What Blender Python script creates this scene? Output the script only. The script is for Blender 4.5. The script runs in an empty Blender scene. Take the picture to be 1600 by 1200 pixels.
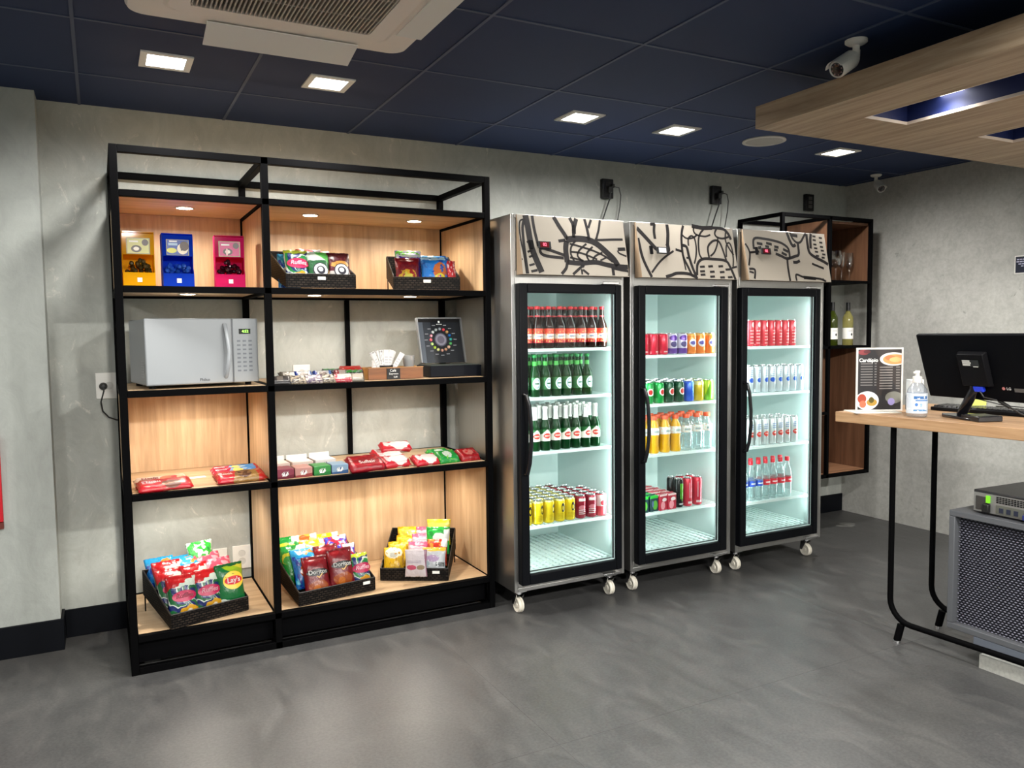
import bpy, bmesh, math, random
from mathutils import Matrix, Vector, Euler
R = math.radians
random.seed(7)
SC = bpy.context.scene
COL = SC.collection

# ------------------------------------------------------------------ camera, world, exposure
FPX, YAW, PITCH, ROLL = 1233.5, 27.519, -3.812, -0.665
def look_matrix():
    y, p, r = R(YAW), R(PITCH), R(ROLL)
    fw = Vector((math.sin(y)*math.cos(p), math.cos(y)*math.cos(p), math.sin(p)))
    rt = Vector((math.cos(y), -math.sin(y), 0)); up = rt.cross(fw)
    rt2 = rt*math.cos(r) + up*math.sin(r); up2 = up*math.cos(r) - rt*math.sin(r)
    m = Matrix((( rt2.x, up2.x, -fw.x), (rt2.y, up2.y, -fw.y), (rt2.z, up2.z, -fw.z))).to_4x4()
    return Matrix.Translation((-0.062, -4.1786, 1.4071)) @ m
cd = bpy.data.cameras.new('camera'); cam = bpy.data.objects.new('camera', cd); COL.objects.link(cam)
cd.sensor_width = 36; cd.lens = FPX/1600*36; cd.clip_start = .05; cd.clip_end = 60
cam.matrix_world = look_matrix(); SC.camera = cam
SC.view_settings.view_transform = 'Standard'; SC.view_settings.look = 'None'
SC.view_settings.exposure = 0.5; SC.view_settings.gamma = 1; SC.view_settings.use_curve_mapping = False
W = bpy.data.worlds.new('world'); SC.world = W; W.use_nodes = True
W.node_tree.nodes['Background'].inputs[0].default_value = (.9, .93, 1, 1)
W.node_tree.nodes['Background'].inputs[1].default_value = 0.05
try:
    SC.cycles.max_bounces = 8; SC.cycles.diffuse_bounces = 4; SC.cycles.glossy_bounces = 4
    SC.cycles.transparent_max_bounces = 16; SC.cycles.transmission_bounces = 6
    SC.cycles.sample_clamp_indirect = 4; SC.cycles.caustics_reflective = False; SC.cycles.caustics_refractive = False
    SC.cycles.use_denoising = True
except Exception: pass
DOWN_POWER = 74.0; REAR_POWER = 350.0; SHELF_POWER = 10.5; FRIDGE_POWER = 2.7
CEIL = 2.4666

# ------------------------------------------------------------------ materials
def lin(c):
    return tuple((x/12.92 if x <= .04045 else ((x+.055)/1.055)**2.4) for x in c)
def C(r, g, b): return lin((r/255, g/255, b/255)) + (1,)
MATS = {}
def nt(name):
    m = bpy.data.materials.new(name); m.use_nodes = True; MATS[name] = m
    t = m.node_tree; return m, t, t.nodes['Principled BSDF']
def mat(name, col, rough=.5, metal=0, spec=None, emit=None, es=1, trans=0, ior=1.45, bump=0, bscale=200, coat=0, alpha=None, var=0, vscale=8):
    if name in MATS: return MATS[name]
    m, t, b = nt(name)
    b.inputs['Base Color'].default_value = col; b.inputs['Roughness'].default_value = rough
    b.inputs['Metallic'].default_value = metal; b.inputs['IOR'].default_value = ior
    if spec is not None: b.inputs['Specular IOR Level'].default_value = spec
    if trans: b.inputs['Transmission Weight'].default_value = trans
    if coat: b.inputs['Coat Weight'].default_value = coat
    if emit: b.inputs['Emission Color'].default_value = emit; b.inputs['Emission Strength'].default_value = es
    if var:
        n = t.nodes.new('ShaderNodeTexNoise'); n.inputs['Scale'].default_value = vscale; n.inputs['Detail'].default_value = 4
        tc = t.nodes.new('ShaderNodeTexCoord'); t.links.new(tc.outputs['Object'], n.inputs['Vector'])
        mx = t.nodes.new('ShaderNodeMix'); mx.data_type = 'RGBA'
        mx.inputs[6].default_value = tuple(c*(1-var) for c in col[:3])+(1,); mx.inputs[7].default_value = tuple(min(1, c*(1+var)) for c in col[:3])+(1,)
        t.links.new(n.outputs['Fac'], mx.inputs[0]); t.links.new(mx.outputs[2], b.inputs['Base Color'])
    if bump:
        n = t.nodes.new('ShaderNodeTexNoise'); n.inputs['Scale'].default_value = bscale; n.inputs['Detail'].default_value = 3
        tc = t.nodes.new('ShaderNodeTexCoord'); t.links.new(tc.outputs['Object'], n.inputs['Vector'])
        bp = t.nodes.new('ShaderNodeBump'); bp.inputs['Strength'].default_value = bump; bp.inputs['Distance'].default_value = .002
        t.links.new(n.outputs['Fac'], bp.inputs['Height']); t.links.new(bp.outputs[0], b.inputs['Normal'])
    return m
def ramp(t, src, stops):
    r = t.nodes.new('ShaderNodeValToRGB'); e = r.color_ramp.elements
    while len(e) < len(stops): e.new(.5)
    for k, (p, c) in enumerate(stops): e[k].position = p; e[k].color = c
    t.links.new(src, r.inputs[0]); return r.outputs[0]
def noise(t, scale, detail=4, rough=.55, sc=(1, 1, 1), coord='Object', dist=0):
    tc = t.nodes.new('ShaderNodeTexCoord'); mp = t.nodes.new('ShaderNodeMapping'); mp.inputs['Scale'].default_value = sc
    t.links.new(tc.outputs[coord], mp.inputs[0]); n = t.nodes.new('ShaderNodeTexNoise')
    n.inputs['Scale'].default_value = scale; n.inputs['Detail'].default_value = detail; n.inputs['Roughness'].default_value = rough
    n.inputs['Distortion'].default_value = dist
    t.links.new(mp.outputs[0], n.inputs['Vector']); return n.outputs['Fac']
def mixc(t, fac, a, b, mode='MIX'):
    m = t.nodes.new('ShaderNodeMix'); m.data_type = 'RGBA'; m.blend_type = mode
    for k, v in ((0, fac), (6, a), (7, b)):
        if isinstance(v, bpy.types.NodeSocket): t.links.new(v, m.inputs[k])
        else: m.inputs[k].default_value = v
    return m.outputs[2]
def bump(t, h, b, s=.3, d=.003):
    n = t.nodes.new('ShaderNodeBump'); n.inputs['Strength'].default_value = s; n.inputs['Distance'].default_value = d
    t.links.new(h, n.inputs['Height']); t.links.new(n.outputs[0], b.inputs['Normal'])
def plaster(name, c1, c2, c3, fleck=True):
    m, t, b = nt(name)
    big = noise(t, 1.3, 6, .62, dist=.6); fine = noise(t, 9, 6, .7, (1, 1, .6), dist=1.2); vf = noise(t, 60, 3)
    c = ramp(t, big, [(.3, c1), (.5, c2), (.72, c3)])
    c = mixc(t, .45, c, ramp(t, fine, [(.35, c1), (.5, c2), (.68, c3)]))
    if fleck:
        f = noise(t, 5.5, 8, .78, (1.6, 1, 1), dist=2.0)
        c = mixc(t, ramp(t, f, [(.585, (0, 0, 0, 1)), (.66, (.7, .7, .7, 1))]), c, C(208, 206, 196))
    t.links.new(c, b.inputs['Base Color']); b.inputs['Roughness'].default_value = .62; b.inputs['Specular IOR Level'].default_value = .35
    bump(t, mixc(t, .5, fine, vf), b, .35, .004); return m
def wood(name, axis, c1, c2, c3, rough=.45, scale=1):
    """axis: the direction the grain runs along"""
    m, t, b = nt(name)
    sc = {'x': (.06, 1, 1), 'y': (1, .06, 1), 'z': (1, 1, .06)}[axis]
    a = noise(t, 22*scale, 5, .6, sc, dist=.6); f = noise(t, 160*scale, 3, .6, sc); g = noise(t, 5*scale, 3, .5, sc, dist=1.5)
    wv = t.nodes.new('ShaderNodeMath'); wv.operation = 'MULTIPLY'; t.links.new(g, wv.inputs[0]); wv.inputs[1].default_value = 60
    sn = t.nodes.new('ShaderNodeMath'); sn.operation = 'SINE'; t.links.new(wv.outputs[0], sn.inputs[0])
    c = ramp(t, a, [(.3, c1), (.5, c2), (.7, c3)])
    c = mixc(t, ramp(t, sn.outputs[0], [(.2, (0, 0, 0, 1)), (1, (.22, .22, .22, 1))]), c, c1)
    c = mixc(t, ramp(t, f, [(.52, (0, 0, 0, 1)), (.7, (.35, .35, .35, 1))]), c, c1)
    t.links.new(c, b.inputs['Base Color']); b.inputs['Roughness'].default_value = rough
    bump(t, f, b, .12, .001); return m
def steel(name, axis='z', base=.5, rough=.3):
    m, t, b = nt(name)
    sc = {'x': (.02, 1, 1), 'z': (1, 1, .02), 'y': (1, .02, 1)}[axis]
    f = noise(t, 300, 3, .6, sc); g = noise(t, 2.2, 3)
    t.links.new(ramp(t, f, [(.2, (base*.9, base*.89, base*.86, 1)), (.8, (base*1.1, base*1.09, base*1.06, 1))]), b.inputs['Base Color'])
    b.inputs['Metallic'].default_value = 1
    t.links.new(ramp(t, g, [(.3, (rough*.8,)*3+(1,)), (.7, (rough*1.25,)*3+(1,))]), b.inputs['Roughness']); bump(t, f, b, .06, .001); return m
def thin(name, tint=(1, 1, 1, 1), gl=.07, rough=.02, opac=0, ocol=(1, 1, 1, 1), hi=.6):
    """clear thin sheet: lets light through, with a faint reflection"""
    if name in MATS: return MATS[name]
    m = bpy.data.materials.new(name); m.use_nodes = True; MATS[name] = m; t = m.node_tree; t.nodes.clear()
    o = t.nodes.new('ShaderNodeOutputMaterial'); tr = t.nodes.new('ShaderNodeBsdfTransparent'); tr.inputs[0].default_value = tint
    g = t.nodes.new('ShaderNodeBsdfGlossy'); g.inputs['Roughness'].default_value = rough
    lw = t.nodes.new('ShaderNodeLayerWeight'); lw.inputs[0].default_value = .25
    mr = t.nodes.new('ShaderNodeMapRange'); mr.inputs[3].default_value = gl; mr.inputs[4].default_value = min(1, gl+hi)
    t.links.new(lw.outputs['Facing'], mr.inputs[0]); x = t.nodes.new('ShaderNodeMixShader')
    t.links.new(mr.outputs[0], x.inputs[0]); t.links.new(tr.outputs[0], x.inputs[1]); t.links.new(g.outputs[0], x.inputs[2]); last = x
    if opac:
        d = t.nodes.new('ShaderNodeBsdfDiffuse'); d.inputs[0].default_value = ocol; y = t.nodes.new('ShaderNodeMixShader')
        y.inputs[0].default_value = opac; t.links.new(x.outputs[0], y.inputs[1]); t.links.new(d.outputs[0], y.inputs[2]); last = y
    t.links.new(last.outputs[0], o.inputs[0]); return m
INK = [1.0]                      # how strongly the printing inks reflect
def paint(name, base, layers, rough=.35, axes=('x', 'z'), warp=0, metal=0, coat=.0, bumpy=0):
    """printed artwork: shapes laid over a base colour in the object's own 0..1 box coordinates"""
    if name in MATS: return MATS[name]
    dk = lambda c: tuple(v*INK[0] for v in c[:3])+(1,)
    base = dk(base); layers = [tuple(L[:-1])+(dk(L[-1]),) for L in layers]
    m, t, b = nt(name)
    tc = t.nodes.new('ShaderNodeTexCoord'); sx = t.nodes.new('ShaderNodeSeparateXYZ'); t.links.new(tc.outputs['Generated'], sx.inputs[0])
    def M(op, a, c=None, d=None):
        n = t.nodes.new('ShaderNodeMath'); n.operation = op
        for k, v in enumerate((a, c, d)):
            if v is None: continue
            if isinstance(v, bpy.types.NodeSocket): t.links.new(v, n.inputs[k])
            else: n.inputs[k].default_value = v
        return n.outputs[0]
    ax = {'x': 0, 'y': 1, 'z': 2}
    X, Y = sx.outputs[ax[axes[0]]], sx.outputs[ax[axes[1]]]
    if warp:
        n = t.nodes.new('ShaderNodeTexNoise'); n.inputs['Scale'].default_value = 5; n.inputs['Detail'].default_value = 1
        t.links.new(tc.outputs['Generated'], n.inputs['Vector']); d = M('MULTIPLY', M('SUBTRACT', n.outputs['Fac'], .5), warp)
        X = M('ADD', X, d); Y = M('ADD', Y, M('MULTIPLY', d, -1.3))
    cur = base
    for L in layers:
        k = L[0]
        if k == 'ell':
            _, cx, cy, rx, ry, col = L
            q = M('ADD', M('POWER', M('ABSOLUTE', M('DIVIDE', M('SUBTRACT', X, cx), rx)), 2), M('POWER', M('ABSOLUTE', M('DIVIDE', M('SUBTRACT', Y, cy), ry)), 2))
            f = M('LESS_THAN', q, 1)
        elif k == 'rect':
            _, x0, y0, x1, y1, col = L
            f = M('MULTIPLY', M('MULTIPLY', M('GREATER_THAN', X, x0), M('LESS_THAN', X, x1)), M('MULTIPLY', M('GREATER_THAN', Y, y0), M('LESS_THAN', Y, y1)))
        elif k == 'rays':
            _, cx, cy, n_, ph, y1, col = L
            a = M('ARCTAN2', M('SUBTRACT', Y, cy), M('SUBTRACT', X, cx))
            dist = M('ADD', M('POWER', M('ABSOLUTE', M('SUBTRACT', X, cx)), 1), M('ABSOLUTE', M('SUBTRACT', Y, cy)))
            s = M('SINE', M('ADD', M('MULTIPLY', M('ADD', a, M('MULTIPLY', dist, 1.3)), n_), ph))
            f = M('MULTIPLY', M('GREATER_THAN', s, -.05), M('LESS_THAN', Y, y1))
        elif k == 'diag':
            _, a_, b_, c_, col = L
            f = M('GREATER_THAN', M('ADD', M('MULTIPLY', X, a_), M('MULTIPLY', Y, b_)), c_)
        elif k == 'noise':
            _, s_, th, col = L
            n = t.nodes.new('ShaderNodeTexNoise'); n.inputs['Scale'].default_value = s_; n.inputs['Detail'].default_value = 1
            t.links.new(tc.outputs['Generated'], n.inputs['Vector']); f = M('GREATER_THAN', n.outputs['Fac'], th)
        elif k == 'lines':
            _, x0, y0, x1, y1, cnt, col = L
            box_ = M('MULTIPLY', M('MULTIPLY', M('GREATER_THAN', X, x0), M('LESS_THAN', X, x1)), M('MULTIPLY', M('GREATER_THAN', Y, y0), M('LESS_THAN', Y, y1)))
            fr = M('FRACT', M('MULTIPLY', M('DIVIDE', M('SUBTRACT', Y, y0), y1-y0), cnt)); f = M('MULTIPLY', box_, M('LESS_THAN', fr, .42))
        cur = mixc(t, f, cur, col)
    t.links.new(cur, b.inputs['Base Color']) if isinstance(cur, bpy.types.NodeSocket) else setattr(b.inputs['Base Color'], 'default_value', cur)
    b.inputs['Roughness'].default_value = rough; b.inputs['Metallic'].default_value = metal; b.inputs['Coat Weight'].default_value = coat
    if bumpy:
        h = noise(t, 26, 3, .5, (1, 1, .6), dist=1); bump(t, h, b, bumpy, .012)
    return m

WHITE = C(240, 240, 238); BLACK = C(12, 12, 13)
black = mat('black_metal', (.0022, .0022, .0025, 1), .6, spec=.03)
blackp = mat('black_plastic', (.005, .005, .006, 1), .45, spec=.12)
whitep = mat('white_plastic', C(228, 226, 220), .4)
chrome = mat('chrome', (.75, .75, .76, 1), .18, 1)
plasterB = plaster('plaster_grey', C(152, 154, 148), C(170, 173, 167), C(186, 189, 183))
plasterC = plaster('plaster_column', C(150, 153, 149), C(163, 167, 162), C(176, 180, 175), False)
oakz = wood('oak_vertical', 'z', C(164, 134, 100), C(188, 156, 120), C(204, 174, 138))
oakx = wood('oak_along', 'x', C(168, 138, 104), C(192, 162, 126), C(208, 180, 144))
oakt = wood('oak_table', 'y', C(142, 108, 76), C(172, 136, 100), C(188, 154, 118), .42)
rust = wood('brown_wood', 'z', C(92, 62, 44), C(112, 78, 56), C(126, 90, 66))
oakp = wood('oak_panel', 'y', C(140, 118, 94), C(170, 148, 122), C(188, 168, 142), .6, 1.3)
baseb = mat('baseboard_black', C(10, 12, 17), .5, spec=.12)
ceilm = mat('ceiling_navy', C(19, 39, 76), .75, bump=.1, bscale=300, var=.12, vscale=1.5)
gridm = mat('ceiling_grid', C(66, 76, 100), .6)
steelv = steel('steel_vertical', 'z', .42, .38); steelh = steel('steel_horizontal', 'x', .5, .34)
def concrete():
    m, t, b = nt('concrete'); big = noise(t, 1.1, 6, .6, dist=.5); fine = noise(t, 45, 4, .7); pit = noise(t, 7, 6, .75, dist=.8)
    c = ramp(t, big, [(.3, C(170, 169, 164)), (.5, C(184, 183, 177)), (.7, C(196, 195, 189))])
    mid = noise(t, 14, 5, .7, dist=.6); c = mixc(t, .35, c, ramp(t, mid, [(.36, C(158, 157, 151)), (.5, C(184, 183, 177)), (.64, C(206, 205, 200))]))
    c = mixc(t, .16, c, ramp(t, fine, [(.38, C(150, 150, 144)), (.5, C(184, 184, 177)), (.62, C(212, 212, 206))]))
    c = mixc(t, ramp(t, pit, [(.63, (0, 0, 0, 1)), (.70, (.6, .6, .6, 1))]), c, C(112, 112, 106))
    t.links.new(c, b.inputs['Base Color']); b.inputs['Roughness'].default_value = .75; bump(t, fine, b, .15, .002); return m
concrete_m = concrete()
def floor_mat():
    m, t, b = nt('slate_floor'); big = noise(t, 1.6, 7, .6, dist=.8); st = noise(t, 9, 6, .7, (1, .35, 1), dist=1); fine = noise(t, 90, 3, .6)
    c = ramp(t, big, [(.3, C(60, 60, 61)), (.5, C(72, 72, 72)), (.72, C(88, 87, 85))])
    c = mixc(t, .5, c, ramp(t, st, [(.32, C(54, 54, 55)), (.5, C(72, 72, 72)), (.68, C(98, 96, 94))]))
    c = mixc(t, .3, c, ramp(t, fine, [(.35, C(46, 46, 47)), (.65, C(90, 90, 88))]))
    t.links.new(c, b.inputs['Base Color'])
    t.links.new(ramp(t, st, [(.3, (.34, .34, .34, 1)), (.7, (.5, .5, .5, 1))]), b.inputs['Roughness']); bump(t, mixc(t, .5, st, fine), b, .25, .002); return m
floor_m = floor_mat()
def wicker_mat():
    m, t, b = nt('dark_wicker'); tc = t.nodes.new('ShaderNodeTexCoord')
    ck = t.nodes.new('ShaderNodeTexBrick'); ck.inputs['Scale'].default_value = 24; ck.inputs['Color1'].default_value = C(50, 42, 36)
    ck.inputs['Color2'].default_value = C(20, 16, 14); ck.inputs['Mortar'].default_value = C(5, 4, 4); ck.inputs['Mortar Size'].default_value = .06
    sx = t.nodes.new('ShaderNodeSeparateXYZ'); t.links.new(tc.outputs['Object'], sx.inputs[0]); ad = t.nodes.new('ShaderNodeMath'); t.links.new(sx.outputs[0], ad.inputs[0]); t.links.new(sx.outputs[1], ad.inputs[1])
    mp = t.nodes.new('ShaderNodeCombineXYZ'); t.links.new(ad.outputs[0], mp.inputs[0]); t.links.new(sx.outputs[2], mp.inputs[1])
    t.links.new(mp.outputs[0], ck.inputs['Vector']); t.links.new(ck.outputs['Color'], b.inputs['Base Color'])
    b.inputs['Roughness'].default_value = .6; b.inputs['Specular IOR Level'].default_value = .12; bump(t, ck.outputs['Fac'], b, -.8, .003); return m
wicker = wicker_mat()

# ------------------------------------------------------------------ geometry
class G:
    def __init__(s): s.bm = bmesh.new()
    def xf(s, vs, m):
        if m is not None: bmesh.ops.transform(s.bm, matrix=m, verts=vs)
        return vs
    def box(s, x0, y0, z0, x1, y1, z1, m=None):
        vs = [s.bm.verts.new((x, y, z)) for x in (x0, x1) for y in (y0, y1) for z in (z0, z1)]
        for f in ((0, 1, 3, 2), (4, 6, 7, 5), (0, 4, 5, 1), (2, 3, 7, 6), (0, 2, 6, 4), (1, 5, 7, 3)): s.bm.faces.new([vs[i] for i in f])
        s.xf(vs, m); return s
    def lathe(s, prof, seg=20, c=(0, 0, 0), m=None):
        rings = []; allv = []
        for r, z in prof:
            if r < 1e-6: ring = [s.bm.verts.new((c[0], c[1], c[2]+z))]
            else: ring = [s.bm.verts.new((c[0]+r*math.cos(2*math.pi*k/seg), c[1]+r*math.sin(2*math.pi*k/seg), c[2]+z)) for k in range(seg)]
            rings.append(ring); allv += ring
        for a, b in zip(rings, rings[1:]):
            for k in range(seg):
                j = (k+1) % seg
                if len(a) == 1 and len(b) == 1: break
                if len(a) == 1: s.bm.faces.new((a[0], b[j], b[k]))
                elif len(b) == 1: s.bm.faces.new((a[k], a[j], b[0]))
                else: s.bm.faces.new((a[k], a[j], b[j], b[k]))
        s.xf(allv, m); return s
    def cyl(s, p0, p1, r, seg=12, r1=None):
        p0, p1 = Vector(p0), Vector(p1); d = p1-p0; L = d.length
        m = Matrix.Translation(p0) @ d.to_track_quat('Z', 'Y').to_matrix().to_4x4()
        r1 = r if r1 is None else r1
        return s.lathe([(0, 0), (r, 0), (r1, L), (0, L)], seg, (0, 0, 0), m)
    def tube(s, pts, r, seg=8):
        pts = [Vector(p) for p in pts]; rings = []; n = len(pts); prev = None
        for i, p in enumerate(pts):
            d = (pts[min(i+1, n-1)]-pts[max(i-1, 0)]).normalized()
            if prev is None: q = d.to_track_quat('Z', 'Y')
            else: q = prev.rotation_difference(d) @ q
            prev = d
            rings.append([s.bm.verts.new(p + q @ Vector((r*math.cos(2*math.pi*k/seg), r*math.sin(2*math.pi*k/seg), 0))) for k in range(seg)])
        for a, b in zip(rings, rings[1:]):
            for k in range(seg): s.bm.faces.new((a[k], a[(k+1) % seg], b[(k+1) % seg], b[k]))
        s.bm.faces.new(rings[0][::-1]); s.bm.faces.new(rings[-1]); return s
    def prism(s, pts, z0, z1, m=None):
        a = [s.bm.verts.new((x, y, z0)) for x, y in pts]; b = [s.bm.verts.new((x, y, z1)) for x, y in pts]; n = len(pts)
        s.bm.faces.new(a[::-1]); s.bm.faces.new(b)
        for k in range(n): s.bm.faces.new((a[k], a[(k+1) % n], b[(k+1) % n], b[k]))
        s.xf(a+b, m); return s
    def hull(s, bot, top):
        a = [s.bm.verts.new(p) for p in bot]; b = [s.bm.verts.new(p) for p in top]; n = len(a)
        s.bm.faces.new(a[::-1]); s.bm.faces.new(b)
        for k in range(n): s.bm.faces.new((a[k], a[(k+1) % n], b[(k+1) % n], b[k]))
        return s
def obj(name, g, m, parent=None, smooth=False, bevel=0, seg=2, loc=None):
    bm = g.bm; bmesh.ops.recalc_face_normals(bm, faces=bm.faces)
    me = bpy.data.meshes.new(name); bm.to_mesh(me); bm.free()
    if smooth: me.shade_smooth()
    if isinstance(m, bpy.types.Material): me.materials.append(m)
    o = bpy.data.objects.new(name, me); COL.objects.link(o)
    if parent: o.parent = parent
    if loc: o.location = loc
    if bevel:
        b = o.modifiers.new('bevel', 'BEVEL'); b.width = bevel; b.segments = seg; b.limit_method = 'ANGLE'; b.angle_limit = R(40)
        me.shade_smooth(); 
        try: me.set_sharp_from_angle(angle=R(35))
        except Exception: pass
    elif smooth:
        try: me.set_sharp_from_angle(angle=R(50))
        except Exception: pass
    return o
def tag(o, label=None, cat=None, group=None, kind=None):
    if label: o['label'] = label
    if cat: o['category'] = cat
    if group: o['group'] = group
    if kind: o['kind'] = kind
    return o
def thing(name, label, cat, loc=(0, 0, 0), rot=(0, 0, 0), group=None):
    o = bpy.data.objects.new(name, None); o.empty_display_size = .05; COL.objects.link(o)
    o.location = loc; o.rotation_euler = rot; return tag(o, label, cat, group)
def struct(name, g, m, parent=None, **k):
    o = obj(name, g, m, parent, **k)
    if parent is None: o['kind'] = 'structure'
    return o
def dup(root, loc, rot=None, label=None, group=None):
    def cp(o, par):
        c = o.copy(); COL.objects.link(c)
        if par is not None: c.parent = par
        for ch in KIDS.get(o.name, ()): cp(ch, c)
        return c
    r = cp(root, None); r.location = loc
    if rot is not None: r.rotation_euler = rot
    if label: r['label'] = label
    if group: r['group'] = group
    return r
KIDS = {}
def register(root):
    """remember who hangs under whom, so that copies need no search"""
    KIDS[root.name] = [o for o in COL.objects if o.parent == root]
    for k in KIDS[root.name]:
        KIDS[k.name] = [o for o in COL.objects if o.parent == k]
    return root
def text_mesh(body, size, conform=None, align='CENTER', ext=.0004, shear=0, space=1, bold=0):
    cu = bpy.data.curves.new('t', 'FONT'); cu.body = body; cu.size = size; cu.align_x = align; cu.align_y = 'CENTER'
    cu.extrude = ext; cu.shear = shear; cu.space_character = space; cu.offset = bold; cu.resolution_u = 3
    o = bpy.data.objects.new('t', cu); COL.objects.link(o)
    dg = bpy.context.evaluated_depsgraph_get(); dg.update()
    me = bpy.data.meshes.new_from_object(o.evaluated_get(dg)); bpy.data.objects.remove(o); bpy.data.curves.remove(cu)
    return me
def lettering(body, size, m, parent, mtx, name='lettering', conform=None, label=None, **k):
    me = text_mesh(body, size, **k); me.name = name; me.materials.clear(); me.materials.append(m)
    me.transform(mtx)
    if conform:
        for v in me.vertices: v.co = conform(v.co)
    o = bpy.data.objects.new(name, me); COL.objects.link(o); o.parent = parent
    if label: o['label'] = label
    return o
FACE_S = Matrix.Rotation(R(90), 4, 'X')           # writing that reads from the -Y side
def at(x, y, z, base=FACE_S): return Matrix.Translation((x, y, z)) @ base
ORD = ['first', 'second', 'third', 'fourth', 'fifth', 'sixth', 'seventh', 'eighth', 'ninth', 'tenth']

# ------------------------------------------------------------------ room
XR = 4.973; XL = -3.2; YF = -7.2; XC = -.268; YC = -.152
g = G().box(XL, YF, -.1, XR+.15, .15, 0); struct('floor', g, floor_m)
g = G().box(XL, YF, CEIL, XR+.15, .15, CEIL+.1); struct('ceiling', g, ceilm)
g = G().box(XC, 0, 0, XR+.15, .15, CEIL); struct('wall_back', g, plasterB)
g = G().box(XL, YC, 0, XC, .15, CEIL); struct('wall_column', g, plasterC)
g = G().box(XR, YF, 0, XR+.15, 0, CEIL); struct('wall_right', g, concrete_m)
g = G().box(XL-.15, YF, 0, XL, YC, CEIL); struct('wall_left', g, plasterC)
g = G().box(XL, YF-.15, 0, XR, YF, CEIL); struct('wall_front', g, plasterC)
g = G().box(XC+.012, -.012, 0, XR, 0, .132); struct('baseboard_back', g, baseb, bevel=.002)
g = G().box(XL, YC-.012, 0, XC+.012, YC, .142).box(XC, YC, 0, XC+.012, -.012, .142); struct('baseboard_column', g, baseb, bevel=.002)
# ceiling grid: thin seams every 0.625 m
g = G(); P = .625; X0, Y0 = -.0998, -.492
i = -5
while X0+i*P < XR:
    x = X0+i*P
    if x > XL: g.box(x-.006, YF, CEIL-.0035, x+.006, 0, CEIL+.001)
    i += 1
j = 0
while Y0-j*P > YF:
    y = Y0-j*P; g.box(XL, y-.006, CEIL-.003, XR, y+.006, CEIL+.001); j += 1
struct('trim_1', g, gridm)
# floor seams
g = G()
for k in range(-3, 6, 2): g.box(k*.92+.35, YF, -.001, k*.92+.3508, -.02, .0002)
for k in (2, 4, 6): g.box(XL, -k*.92-.1, -.001, XR, -k*.92-.0992, .0002)
struct('trim_2', g, mat('floor_seam', C(50, 50, 50), .6))
g = G()
random.seed(3)
for k in range(14):
    a, r = random.random()*6.28, random.random()**.5
    g.lathe([(0, .0008), (.012+.014*random.random(), .0006), (.02, .0001)], 7, (4.616+.075*r*math.cos(a), -.344+.045*r*math.sin(a), 0))
tag(obj('floor_scuff', g, mat('scuff', C(112, 112, 108), .8)), 'pale scuffed patch on the dark floor near the corner', 'stain')

# ------------------------------------------------------------------ ceiling lamps
lampw = mat('lamp_housing', C(244, 242, 236), .45)
lampe = mat('lamp_diffuser', (1, 1, 1, 1), .5, emit=(1, .97, .90, 1), es=9)
def spot(name, loc, power, size, blend, parent, col=(1, .975, .93), rad=.05, rot=(0, 0, 0)):
    l = bpy.data.lights.new(name, 'SPOT'); l.energy = power; l.spot_size = size; l.spot_blend = blend; l.color = col; l.shadow_soft_size = rad
    o = bpy.data.objects.new(name, l); COL.objects.link(o); o.location = loc; o.rotation_euler = rot; o.parent = parent; return o
def downlight(x, y, label, power=DOWN_POWER, cone=172, bl=.75):
    t = thing('recessed_downlight', label, 'ceiling light', (x, y, CEIL), group='square ceiling downlights' if y > -3 else 'added fill lamps out of view')
    s, h = .093, .068
    g = G()
    for a in ((-s, -s, s, -h), (-s, h, s, s), (-s, -h, -h, h), (h, -h, s, h)): g.box(a[0], a[1], -.006, a[2], a[3], .001)
    obj('frame', g, lampw, t)
    g = G().box(-h, -h, -.0025, h, h, .0); obj('diffuser', g, lampe, t)
    spot('lamp_beam', (0, 0, -.012), power, R(cone), bl, t, rad=.08)
    return t
for x, lab in ((.21, 'square ceiling downlight nearest the left column'), (.842, 'square ceiling downlight just behind the air conditioner, second from the left'),
               (2.10, 'square ceiling downlight above the left fridge'), (2.71, 'square ceiling downlight between left and middle fridges'),
               (3.945, 'square ceiling downlight beyond the round speaker, above the right fridge')):
    downlight(x, -.79, lab)

for k_, x in enumerate((.21, 2.1, 3.95)): downlight(x, -3.35, 'added unseen ceiling lamp above the viewer, %s from the left' % ORD[k_], REAR_POWER*.35, 168, .5)  # added lamps out of view, filling the room with light
for k_, x in enumerate((-1.9, .21, 2.1, 3.97)): downlight(x, -5.2, 'added unseen ceiling lamp behind the viewer, %s from the left' % ORD[k_], REAR_POWER*(.4 if x < 0 else 1), 176, .15)  # added rear lamps, unseen, that wash the walls from behind the camera
downlight(-1.9, -.79+-.6, 'added unseen ceiling lamp lighting the left column')  # added lamp outside the frame, there to light the column
# round ceiling speaker
t = thing('ceiling_speaker', 'round white speaker set flush in the navy ceiling', 'speaker', (3.315, -.815, CEIL))
obj('rim', G().lathe([(.118, .001), (.12, -.006), (.108, -.009), (.102, -.006), (.102, .001)], 40), whitep, t, smooth=True)
g = G().lathe([(0, -.006), (.06, -.0065), (.103, -.004), (.103, .001), (0, .001)], 40); obj('grille', g, mat('speaker_mesh', C(196, 194, 188), .6, bump=.6, bscale=900), t, smooth=True)

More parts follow.
